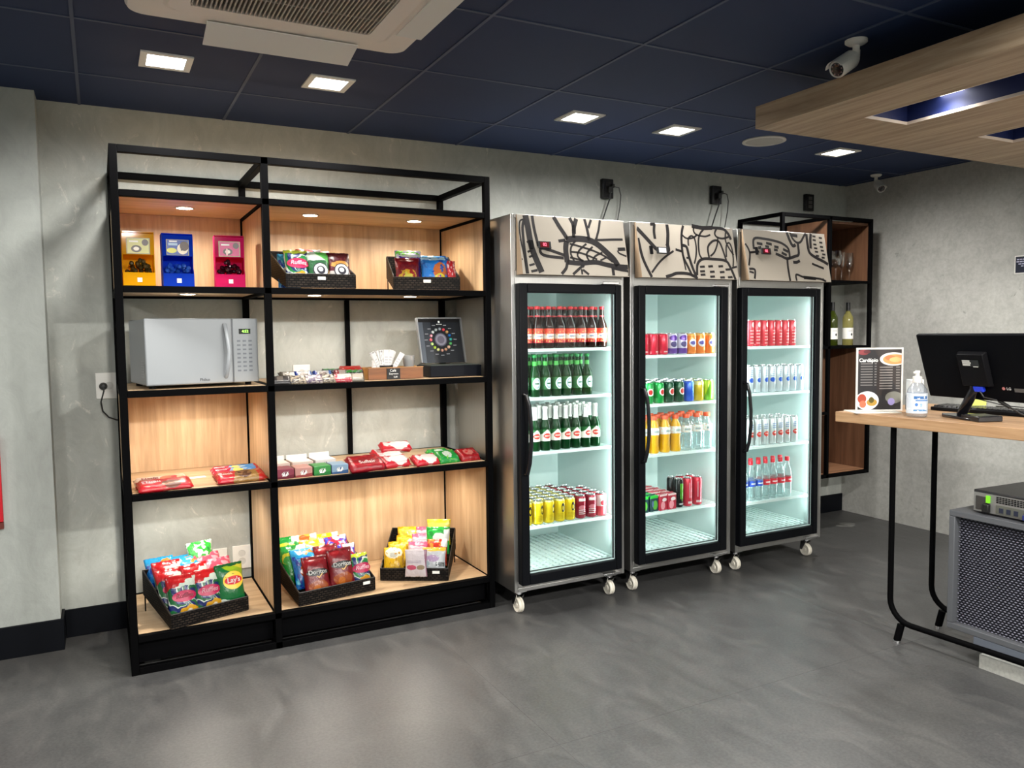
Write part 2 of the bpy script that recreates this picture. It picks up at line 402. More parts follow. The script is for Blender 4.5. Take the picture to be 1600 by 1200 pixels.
# ------------------------------------------------------------------ air conditioner cassette
acw = mat('ac_white', C(240, 230, 220), .45); acg = mat('ac_flap', C(232, 230, 224), .45); acd = mat('ac_dark', C(48, 44, 42), .7)
t = thing('ceiling_air_conditioner', 'white square cassette air conditioner in the navy ceiling', 'air conditioner', (.512, -1.79, CEIL))
def rrect(h, r, n=6):
    pts = []
    for cx, cy, a0 in ((h-r, h-r, 0), (-h+r, h-r, 90), (-h+r, -h+r, 180), (h-r, -h+r, 270)):
        for k in range(n+1): a = R(a0+90*k/n); pts.append((cx+r*math.cos(a), cy+r*math.sin(a)))
    return pts
def ring(g, outer, zo, inner, zi):
    a = [g.bm.verts.new((x, y, zo)) for x, y in outer]; b = [g.bm.verts.new((x, y, zi)) for x, y in inner]; n = len(a)
    for k in range(n): g.bm.faces.new((a[k], a[(k+1) % n], b[(k+1) % n], b[k]))
g = G(); o46, o45, o40, i33 = rrect(.462, .06), rrect(.455, .055), rrect(.36, .05), rrect(.345, .05)
ring(g, o46, .0, o46, -.022); ring(g, o46, -.022, o45, -.034); ring(g, o45, -.034, o40, -.04); ring(g, o40, -.04, i33, -.036); ring(g, i33, -.036, i33, -.046)
i28 = rrect(.285, .02); ring(g, i33, -.046, i28, -.046); ring(g, i28, -.046, i28, -.02)
obj('casing', g, acw, t, smooth=True)
obj('grille_backing', G().box(-.286, -.286, -.022, .286, .286, -.012), acd, t)
g = G()
for k in range(43): x = -.28+k*.0133; g.box(x-.0026, -.285, -.046, x+.0026, .285, -.03)
for y in (-.16, 0, .16): g.box(-.285, y-.003, -.043, .285, y+.003, -.032)
obj('grille', g, mat('ac_grille', C(176, 166, 154), .5), t)
def flap(m, drop):
    f = obj('flap', G().hull([(-.255, .372, -.043), (.255, .372, -.043), (.252, .372+.088, -.043-drop), (-.252, .372+.088, -.043-drop)],
                     [(-.255, .372, -.038), (.255, .372, -.038), (.252, .372+.088, -.038-drop), (-.252, .372+.088, -.038-drop)]), acg, t)
    f.rotation_euler = (0, 0, m); return f
for a, d in ((R(90), .002), (R(180), .012), (R(270), .002)): flap(a, d)
t2 = obj('deflector_plate', G().hull([(-.222, .40, -.046), (.280, .40, -.046), (.280, .535, -.075), (-.222, .535, -.075)], [(-.222, .40, -.042), (.280, .40, -.042), (.280, .535, -.071), (-.222, .535, -.071)]), acg, t)
tag(t2, 'white deflector plate hanging below the outlet')

# ------------------------------------------------------------------ security cameras
lensm = mat('lens_glass', (.01, .01, .012, 1), .08)
def cctv(loc, aim, s, label):
    t = thing('security_camera', label, 'camera', loc, (0, 0, 0), 'white security cameras')
    t.scale = (s, s, s)
    obj('mount', G().lathe([(0, 0), (.038, 0), (.038, -.008), (.03, -.014), (.012, -.018), (.012, -.045), (0, -.05)], 24), whitep, t, smooth=True)
    d = Vector(aim).normalized(); q = d.to_track_quat('Z', 'Y').to_matrix().to_4x4(); p = Vector((0, 0, -.045)); m = Matrix.Translation(p + Vector((0, 0, -.012))) @ q
    obj('arm', G().tube([(0, 0, -.035), (0, 0, -.055), tuple(p+Vector((0, 0, -.012))+d*.03)], .014, 12), whitep, t, smooth=True)
    obj('housing', G().lathe([(0, .01), (.022, .012), (.029, .03), (.031, .115), (.027, .122), (.024, .117), (0, .117)], 24, m=m), whitep, t, smooth=True)
    obj('lens', G().lathe([(.024, .1175), (.018, .1185), (.009, .1185), (.0085, .121), (0, .1225)], 20, m=m), lensm, t, smooth=True)
    g = G()
    for k in range(8):
        a = R(45*k); g.lathe([(.003, .1195), (.0015, .121), (0, .1215)], 8, m=m @ Matrix.Translation((.0185*math.cos(a), .0185*math.sin(a), 0)))
    obj('infrared_diode', g, mat('diode', C(150, 120, 116), .3), t)
    pts = [(.034*math.cos(R(a)), .034*math.sin(R(a))) for a in range(20, 161, 14)]; ins = [(.0325*math.cos(R(a)), .0325*math.sin(R(a))) for a in range(160, 19, -14)]
    up = Matrix.Rotation(0, 4, 'Z'); obj('sun_shield', G().prism(pts+ins, .03, .135, m), whitep, t)
    return t
cctv((2.465, -2.116, CEIL), (-.86, -.05, -.50), 1.05, 'white bullet security camera beside the hanging wooden panel')
cctv((4.781, -.408, CEIL), (-.41, -.70, -.50), .95, 'white bullet security camera in the far ceiling corner')

# ------------------------------------------------------------------ hanging wooden ceiling panel
PZ0, PZ1 = 2.25, 2.342
t = thing('hanging_ceiling_panel', 'oak-clad wooden panel with long slots hanging below the ceiling', 'ceiling panel', (2.437, -1.64, PZ0))
g = G(); xs = [0, .270, .535, 1.016, 1.281, 1.762, 2.027, 2.45]; L = 2.6; ya, yb = -.32, -2.2; H = PZ1-PZ0
g.box(0, ya, 0, xs[-1], 0, H); g.box(0, -L, 0, xs[-1], yb, H)
for k in range(0, 8, 2): g.box(xs[k], yb, 0, xs[k+1], ya, H)
obj('slab', g, oakp, t)
g = G()
for k in (1, 3, 5):
    a, b = xs[k], xs[k+1]; w = .004
    g.box(a, ya-w, .0, b, ya, .012); g.box(a, yb, 0, a+w, ya-w, .012); g.box(b-w, yb, 0, b, ya-w, .012)
obj('slot_lip', g, mat('pale_edge', C(226, 210, 196), .5), t)
g = G()
for k in (1, 3, 5):
    a, b = xs[k], xs[k+1]; w = .003; g.box(a, ya-w, .0125, b, ya, H-.01); g.box(a, yb, .0125, a+w, ya-w, H-.01); g.box(b-w, yb, .0125, b, ya-w, H-.01); g.box(a, yb, H-.0095, b, ya, H-.006)
obj('slot_recess', g, mat('slot_navy', C(24, 36, 84), .5), t)
g = G()
for x in (.9, 2.2):
    for y in (-1.0, -2.4): g.cyl((x, y, H), (x, y, CEIL-PZ0), .004, 8)
obj('hanger', g, blackp, t)

for sx, sy in ((.48, -.52), (.40, -1.5), (1.15, -.60), (1.15, -1.5), (1.9, -1.0)):
    r_ = obj('slot_lamp', G().box(sx-.05, sy-.05, H-.0145, sx+.05, sy+.05, H-.0098), lampe, t)
    spot('slot_beam', (sx, sy, H-.02), 11, R(150), .8, t, rad=.05)

# ------------------------------------------------------------------ outlets on the wall
def plate(x, z, w, h, label, mods=1):
    t = thing('wall_socket', label, 'socket', (x, 0, z), group='white wall socket plates')
    obj('cover', G().box(-w/2, -.008, -h/2, w/2, 0, h/2), whitep, t, bevel=.002)
    for k in range(mods):
        zz = (k-(mods-1)/2)*.04
        obj('socket', G().lathe([(0, -.001), (.012, -.001), (.018, .001), (.018, 0), (0, 0)], 16, m=at(0, -.0085, zz)), mat('socket_grey', C(204, 202, 196), .4), t)
    return t
t = plate(-.03, 1.174, .112, .122, 'white wall socket left of the shelf with the black plug in it')
cordm = mat('cord_black', (.01, .01, .01, 1), .45)
c = thing('power_cord', 'black plug and cord running from left wall socket behind the shelf', 'cord', (-.055, -.0095, 1.172))
obj('plug', G().lathe([(0, 0), (.018, .001), (.016, .018), (.009, .032), (0, .033)], 14, m=Matrix.Rotation(R(90), 4, 'X')), cordm, c, smooth=True)
obj('cord', G().tube([(0, -.03, 0), (.002, -.035, -.02), (-.012, -.03, -.07), (-.006, -.026, -.115), (.018, -.022, -.145), (.05, -.02, -.16), (.085, -.015, -.162)], .0035, 8), cordm, c, smooth=True)
plate(.428, .268, .085, .12, 'white socket plate low in the lower left bay', 1)
plate(.54, .27, .09, .12, 'white socket plate low on the wall beside the bay divider', 2)
plate(.87, 1.203, .088, .085, 'white socket plate behind the chocolate bars')
def black_outlet(x, z, label, plugs):
    t = thing('black_socket_box', label, 'socket', (x, 0, z), group='black socket boxes high on the wall')
    obj('cover', G().box(-.041, -.03, -.06, .041, 0, .06), mat('socket_black', (.008, .008, .009, 1), .35), t, bevel=.004)
    for zz in (-.03, 0, .03): obj('socket', G().box(-.018, -.0325, zz-.011, .018, -.0305, zz+.011), mat('socket_dark_face', (.02, .02, .02, 1), .3) if plugs else mat('socket_pale_face', C(92, 90, 88), .4), t)
    return t
for x, z, lab, pl in ((2.792, 2.29, 'black socket box on the wall above the left fridge', 1), (3.68, 2.312, 'black socket box on the wall above the middle fridge', 1), (4.563, 2.318, 'black socket box above the corner wine rack, unused', 0)):
    black_outlet(x, z, lab, pl)
    if pl:
        c = thing('power_cord', 'black power cords hanging from socket box above the %s fridge' % ('left' if x < 3 else 'middle'), 'cord', (x, -.033, z-.01), group='fridge power cords')
        obj('plug', G().box(-.014, -.03, -.018, .014, 0, .018), cordm, c, bevel=.004)
        obj('plug', G().box(.012, -.028, .012, .03, 0, .035), cordm, c, bevel=.003)
        obj('cord', G().tube([(0, -.022, -.018), (-.005, -.02, -.06), (-.03, -.014, -.13), (-.055, -.01, -.2), (-.07, -.008, -.34)], .0045, 8), cordm, c, smooth=True)
        obj('cord', G().tube([(.03, -.018, .02), (.065, -.02, .015), (.082, -.016, -.03), (.078, -.012, -.1), (.06, -.008, -.2), (.05, -.006, -.34)], .0032, 8), cordm, c, smooth=True)
# signs
t = thing('wall_notice', 'small dark blue notice with white border on the concrete wall', 'sign', (XR, -1.345, 1.78))
obj('board', G().box(-.004, -.085, -.056, 0, .085, .056), whitep, t)
obj('face', G().box(-.006, -.078, -.049, -.004, .078, .049), mat('notice_blue', C(16, 22, 44), .4), t)
g = G()
for z, a, b in ((.032, .07, -.06), (.018, .072, -.06), (.004, .06, -.05), (-.009, .045, -.02)):
    y = a
    while y > b:
        w = .008+.010*random.random(); g.box(-.0068, y-w, z-.003, -.0058, y, z+.003); y -= w+.004
obj('small_print', g, mat('notice_print', C(190, 190, 214), .5), t)
t = thing('red_sign', 'red panel on the left column, cut off by the frame', 'sign', (-.62, YC, .78))
obj('panel', G().box(-.16, -.02, -.17, .158, 0, .205), mat('sign_red', C(186, 20, 36), .4), t, bevel=.003)
obj('lower_edge', G().box(-.16, -.022, -.2, .158, 0, -.172), mat('sign_brown', C(96, 40, 30), .5), t)

# ------------------------------------------------------------------ tall display shelf
D = .627; SW = 1.677; SM = .583; ST = 2.169; B = .03
LV = [.165, .757, 1.184, 1.612, 1.995]       # tops of the boards, last one is the lit ceiling board
ledm = mat('shelf_spot_glass', (1, 1, 1, 1), .5, emit=(1, .93, .80, 1), es=20)
t = SHELF = thing('display_shelf', 'tall black metal display shelf with oak boards along the wall', 'shelf', (0, 0, 0))
g = G()
for x in (0, SM, SW-B):
    g.box(x, -D, 0, x+B, -D+B, ST)
    for y in (-B-.004,): g.box(x, y, 0, x+B, y+B, ST)
for z in (0, ST-B):
    for y in (-D, -B-.004): g.box(B, y, z, SW-B, y+B, z+B)
    for x in (0, SM, SW-B): g.box(x, -D+B, z, x+B, -B-.004, z+B)
for z in LV:
    g.box(B, -D, z-.029, SW-B, -D+B, z-.002); g.box(B, -B-.004, z-.029, SW-B, -.004, z-.002)
    for x in (0, SM, SW-B): g.box(x+.002, -D+B, z-.029, x+B-.002, -B-.004, z-.002)
g.box(1.105, -B-.004, LV[1], 1.127, -.006, LV[3]-.03)
obj('frame', g, black, t, bevel=.0015, seg=1)
e = .0035
for a, b in ((B+e, SM-e), (SM+B+e, SW-B-e)):
    for k, z in enumerate(LV):
        obj('board', G().box(a, -D+B+.001, z-.018, b, -B-.006, z-.001 if k < 4 else z), oakx, t)
# oak back panels and cheeks of the closed cells
def back(a, b, k): obj('back_panel', G().box(a, -B-.022, LV[k]+.0005, b, -B-.008, LV[k+1]-.019), oakz, t)
back(B+e, SM-e, 3); back(SM+B+e, SW-B-e, 3); back(B+e, SM-e, 1); back(SM+B+e, SW-B-e, 0)
def cheek(x0, x1, k): obj('side_panel', G().box(x0, -D+B+.002, LV[k]+.0005, x1, -B-.0235, LV[k+1]-.0305), oakz, t)
cheek(SM+.006, SM+.024, 3); cheek(SW-B+.006, SW-.006, 3); cheek(.006, .024, 3); cheek(SM+.006, SM+.024, 1); cheek(.006, .024, 1)
cheek(SM+.006, SM+.024, 0); cheek(SW-B+.006, SW-.006, 0)
obj('plinth_panel', G().box(B, -D+.06, B+.001, SM-.001, -D+.07, LV[0]-.032).box(SM+B+.001, -D+.06, B+.001, SW-B, -D+.07, LV[0]-.032), mat('plinth_black', (.002, .002, .0025, 1), .5, spec=.05), t)
def shelf_spot(x, z, y=-.33, p=SHELF_POWER):
    r = obj('spotlight', G().lathe([(.044, .0), (.044, -.003), (.036, -.0045), (.034, -.002), (.034, 0)], 24), chrome, t, smooth=True, loc=(x, y, z))
    obj('spotlight_glass', G().lathe([(0, -.0034), (.0335, -.0034), (.0335, -.0005), (0, -.0005)], 24), ledm, r)
    spot('spotlight_beam', (x, y, z-.008), p, R(160), .6, t, (1, .91, .78), .022)
for x, y in ((.30, -.33), (.86, -.33), (1.39, -.33)): shelf_spot(x, LV[4]-.0185, y, SHELF_POWER*1.15)
for x in (.30, .87, 1.36): shelf_spot(x, LV[3]-.0185, p=SHELF_POWER*.42)
for k in (2, 1):
    for x in (.30, .87, 1.36): shelf_spot(x, LV[k]-.0185, p=SHELF_POWER*(.95 if k == 1 else (.9 if x < .5 else .5)))
t = obj('price_strip', G().box(-.045, -.02, 0, .045, .02, .001), mat('paper_white', C(240, 238, 232), .6)); t.location = (.30, -.34, LV[1]); t.rotation_euler = (0, 0, R(6))
tag(t, 'small white price card lying between the red biscuit packs', 'card')

# ------------------------------------------------------------------ microwave
t = thing('microwave_oven', 'white microwave oven on the shelf with a green clock', 'microwave', (.332, -.566, LV[2]), (0, 0, R(8)))
mw = mat('microwave_white', C(148, 152, 155), .35); mwd = mat('microwave_grey', C(150, 152, 156), .3)
obj('case', G().box(-.228, .02, .014, .228, .36, .292), mw, t, bevel=.004)
obj('door', G().box(-.233, -.006, .014, .12, .018, .294), mw, t, bevel=.006, seg=3)
obj('control_panel', G().box(.123, -.004, .014, .233, .018, .294), mw, t, bevel=.004)
obj('door_seam', G().box(.1195, .0, .016, .1235, .019, .292), mat('seam', C(90, 92, 96), .5), t)
obj('handle', G().tube([(.088, -.006, .268), (.088, -.026, .25), (.093, -.033, .2), (.097, -.035, .15), (.093, -.033, .1), (.088, -.026, .055), (.088, -.006, .04)], .0085, 10), mat('microwave_handle', C(160, 164, 168), .25), t, smooth=True)
obj('handle_outline', G().box(.079, -.0068, .034, .081, -.0055, .274).box(.103, -.0068, .034, .105, -.0055, .274).box(.081, -.0068, .034, .103, -.0055, .036).box(.081, -.0068, .272, .103, -.0055, .274), mwd, t)
obj('display', G().box(.15, -.0065, .226, .2, -.0035, .248), mat('display_black', (.004, .006, .004, 1), .2), t)
lettering('4:52', .017, mat('led_green', (0, 0, 0, 1), emit=(.35, 1, .1, 1), es=3), t, at(.177, -.0068, .237), 'clock_digits')
btn = mat('button_grey', C(110, 114, 122), .4)
for r_ in range(8):
    for c_ in range(3): obj('button', G().box(.147+c_*.025-.006, -.0055, .195-r_*.0185-.0035, .147+c_*.025+.008, -.0035, .195-r_*.0185+.0035), btn, t)
lettering('Philco', .017, mat('ink_grey', C(24, 26, 34), .4), t, at(.0, -.0066, .032), 'brand_lettering')
g = G()
for k in range(7): g.box(-.2295, .05, .045+k*.011, -.227, .11, .05+k*.011)
obj('vent_slots', g, mwd, t)
for x in (-.2, .2):
    for y in (.05, .32): obj('foot', G().cyl((x, y, 0), (x, y, .015), .014, 10), blackp, t)

# ------------------------------------------------------------------ candy dispensers of coloured acrylic
def dispenser(x, y, col, dark, label, rz=0, art=0):
    t = thing('candy_dispenser', label, 'dispenser', (x, y, LV[3]), (0, 0, rz), 'coloured acrylic candy dispensers')
    cm = thin('acrylic_%d' % art, col, .01, .06, .5, tuple(c*.85 for c in col[:3])+(1,), hi=.2); w = .062; H = .232; T = .0035
    prof = [(0, 0), (0, .062), (.022, .085), (.018, .12), (.012, .14), (.012, H-.012), (.02, H), (.115, H), (.115, 0)]
    g = G()
    for s in (-1, 1):       # side cheeks
        x0 = s*w; g.prism(prof, min(x0, x0-s*T), max(x0, x0-s*T), Matrix(((0, 0, 1, 0), (1, 0, 0, 0), (0, 1, 0, 0), (0, 0, 0, 1))))
    xi = w-T-.0002
    g.box(-xi, .012, .135, xi, .015, H-.008); g.box(-xi, .112, .002, xi, .115, H-.002); g.box(-xi, .02, H-.004, xi, .112, H)
    g.box(-xi, .002, 0, xi, .112, .003)
    obj('body', g, cm, t)
    obj('front_tray', G().box(-w+.001, -.004, .002, w-.001, -.001, .06), cm, t)
    g = G(); random.seed(art)
    for k in range(26):
        a, b, c = random.uniform(-.045, .045), random.uniform(.015, .08), random.uniform(.06, .075)
        hh = c + .05*(1-(a/.05)**2)*random.random()
        g.lathe([(0, -.011), (.008, -.007), (.0105, 0), (.008, .007), (0, .011)], 7, (0, 0, 0), Matrix.Translation((a, b, hh)) @ Euler((random.random()*3, random.random()*3, 0)).to_matrix().to_4x4())
    obj('wrapped_candies', g, mat('candy_%d' % art, dark, .2, .3, var=.8, vscale=60), t).__setitem__('kind', 'stuff')
    art_ = [('rect', .05, .05, .95, .95, C(196, 196, 120) if art == 0 else (C(40, 80, 170) if art == 1 else C(190, 30, 110))), ('ell', .42, .32, .22, .22, C(60, 44, 36)), ('ell', .42, .32, .12, .12, C(232, 228, 214)), ('ell', .8, .72, .14, .2, C(70, 50, 50)), ('rect', .12, .72, .5, .82, C(230, 230, 224))]
    if art == 1: art_ = [('rect', .03, .03, .97, .97, C(36, 70, 160)), ('ell', .72, .42, .24, .34, C(235, 226, 205)), ('ell', .8, .6, .2, .3, C(70, 50, 40)), ('ell', .68, .36, .04, .06, C(40, 30, 30)), ('ell', .24, .3, .22, .16, C(220, 220, 90)), ('rect', .1, .62, .5, .78, C(160, 190, 220)), ('rect', .14, .84, .48, .92, WHITE)]
    if art == 2: art_ += [('ell', .38, .3, .05, .24, C(225, 190, 190))]
    obj('sticker', G().box(-.045, .0095, .138, .045, .0115, .205), paint('dispenser_sticker_%d' % art, C(150, 150, 110), art_), t)
    obj('price_tag', G().box(-.008, -.0055, .02, .01, -.0042, .038), mat('paper_white', C(240, 238, 232), .6), t)
    return t
dispenser(.098, -.5, C(238, 190, 20), C(70, 60, 30), 'yellow acrylic candy dispenser on the top shelf', 0, 0)
dispenser(.252, -.49, C(24, 74, 220), C(40, 90, 190), 'blue acrylic candy dispenser on the top shelf', 0, 1)
dispenser(.462, -.5, C(226, 40, 120), C(50, 16, 30), 'pink acrylic candy dispenser on the top shelf', R(-4), 2)

# ------------------------------------------------------------------ wicker baskets
def basket(x, y, z, rz, w, label, d=.33, tag_x=None, flecks=False):
    t = thing('wicker_basket', label, 'basket', (x, y, z), (0, 0, rz), 'dark wicker display baskets')
    T = .006; h = w/2; zb = .075
    M = Matrix(((0, 0, 1, 0), (1, 0, 0, 0), (0, 1, 0, 0), (0, 0, 0, 1)))
    side = [(0, .001), (0, .062), (d, .185), (d, zb)]
    for s in (-1, 1): obj('side_wall', G().prism(side, min(s*h, s*(h-T)), max(s*h, s*(h-T)), M), wicker, t, bevel=.002)
    obj('front_wall', G().box(-h+T, 0, .001, h-T, T, .062), wicker, t)
    obj('back_wall', G().box(-h+T, d-T, zb, h-T, d, .185), wicker, t)
    obj('bottom', G().hull([(-h+T, T, .001), (h-T, T, .001), (h-T, d-T, zb), (-h+T, d-T, zb)], [(-h+T, T, .006), (h-T, T, .006), (h-T, d-T, zb+.005), (-h+T, d-T, zb+.005)]), wicker, t)
    obj('rim', G().tube([(-h+.003, .003, .063), (h-.003, .003, .063), (h-.003, d-.003, .186), (-h+.003, d-.003, .186), (-h+.003, .003, .063)], .0035, 6), mat('rim_dark', C(40, 36, 32), .4), t)
    for s in (-1, 1): obj('leg', G().cyl((s*(h-.006), d-.008, 0), (s*(h-.006), d-.008, zb+.01), .003, 6), black, t)
    if tag_x is not None: obj('price_tag', G().box(tag_x-.018, -.002, .038, tag_x+.018, -.0004, .052), mat('paper_white', C(240, 238, 232), .6), t)
    return t
def in_basket(b, lx, j, lean=24, dz=0, turn=0, row=.078, dy=0):
    """world place of a bag standing in row j of basket b"""
    bx, by, bz, rz, d = b; ly = .022 + j*row + dy; lz = .0075 + .069*(ly)/(d-.01) + dz
    c, s = math.cos(rz), math.sin(rz)
    return (bx+lx*c-ly*s, by+lx*s+ly*c, bz+lz), (R(-lean), 0, rz+R(turn))

# ------------------------------------------------------------------ snack bags
def bag_surface(w, h, T):
    def f(x, z):
        u = min(1, abs(2*x/w)); v = min(1, abs(2*z/h-1))
        return .0012 + T*(max(0, 1-u**2.6)**.7)*(max(0, 1-(v/.90)**3)**.75 if v < .9 else 0)*(1+.10*math.sin(31*x+17*z)*math.sin(60*z+5))
    return f
def bag_mesh(name, w, h, T, m, t, seed=0):
    f = bag_surface(w, h, T); nx, nz = 14, 20; bm = bmesh.new(); rnd = random.Random(seed); ph = rnd.random()*6
    sheets = []
    for s in (-1, 1):
        gr = []
        for j in range(nz+1):
            v = j/nz; z = h*v; row = []
            pinch = 1-.07*math.sin(math.pi*v)**2
            for i in range(nx+1):
                x = w*(i/nx-.5)*pinch
                y = s*f(x/pinch, z) + .0016*math.sin(9*v*6+ph+i*.9)*(1 if .1 < v < .9 else .5)
                if v > .93 or v < .05: y += .003*math.sin(i*1.1+ph)
                row.append(bm.verts.new((x, y, z + (.0015*(i % 2) if j in (0, nz) else 0))))
            gr.append(row)
        sheets.append(gr)
        for j in range(nz):
            for i in range(nx):
                q = (gr[j][i], gr[j][i+1], gr[j+1][i+1], gr[j+1][i]); bm.faces.new(q if s < 0 else q[::-1])
    a, b = sheets
    for j in range(nz):
        bm.faces.new((a[j][0], a[j+1][0], b[j+1][0], b[j][0])); bm.faces.new((a[j][nx], b[j][nx], b[j+1][nx], a[j+1][nx]))
    for i in range(nx):
        bm.faces.new((a[0][i], b[0][i], b[0][i+1], a[0][i+1])); bm.faces.new((a[nz][i], a[nz][i+1], b[nz][i+1], b[nz][i]))
    bmesh.ops.translate(bm, vec=(0, 0, 0), verts=bm.verts)
    me = bpy.data.meshes.new(name); bm.to_mesh(me); bm.free(); me.shade_smooth(); me.materials.append(m)
    o = bpy.data.objects.new(name, me); COL.objects.link(o); o.parent = t; return o, f
RD, GRN, BLU, YEL, ORG, PNK = C(206, 26, 34), C(20, 140, 56), C(24, 92, 200), C(248, 206, 24), C(240, 120, 24), C(226, 70, 110)
NAVY = C(20, 34, 96); LIME = C(120, 200, 60); MAR = C(110, 14, 30)
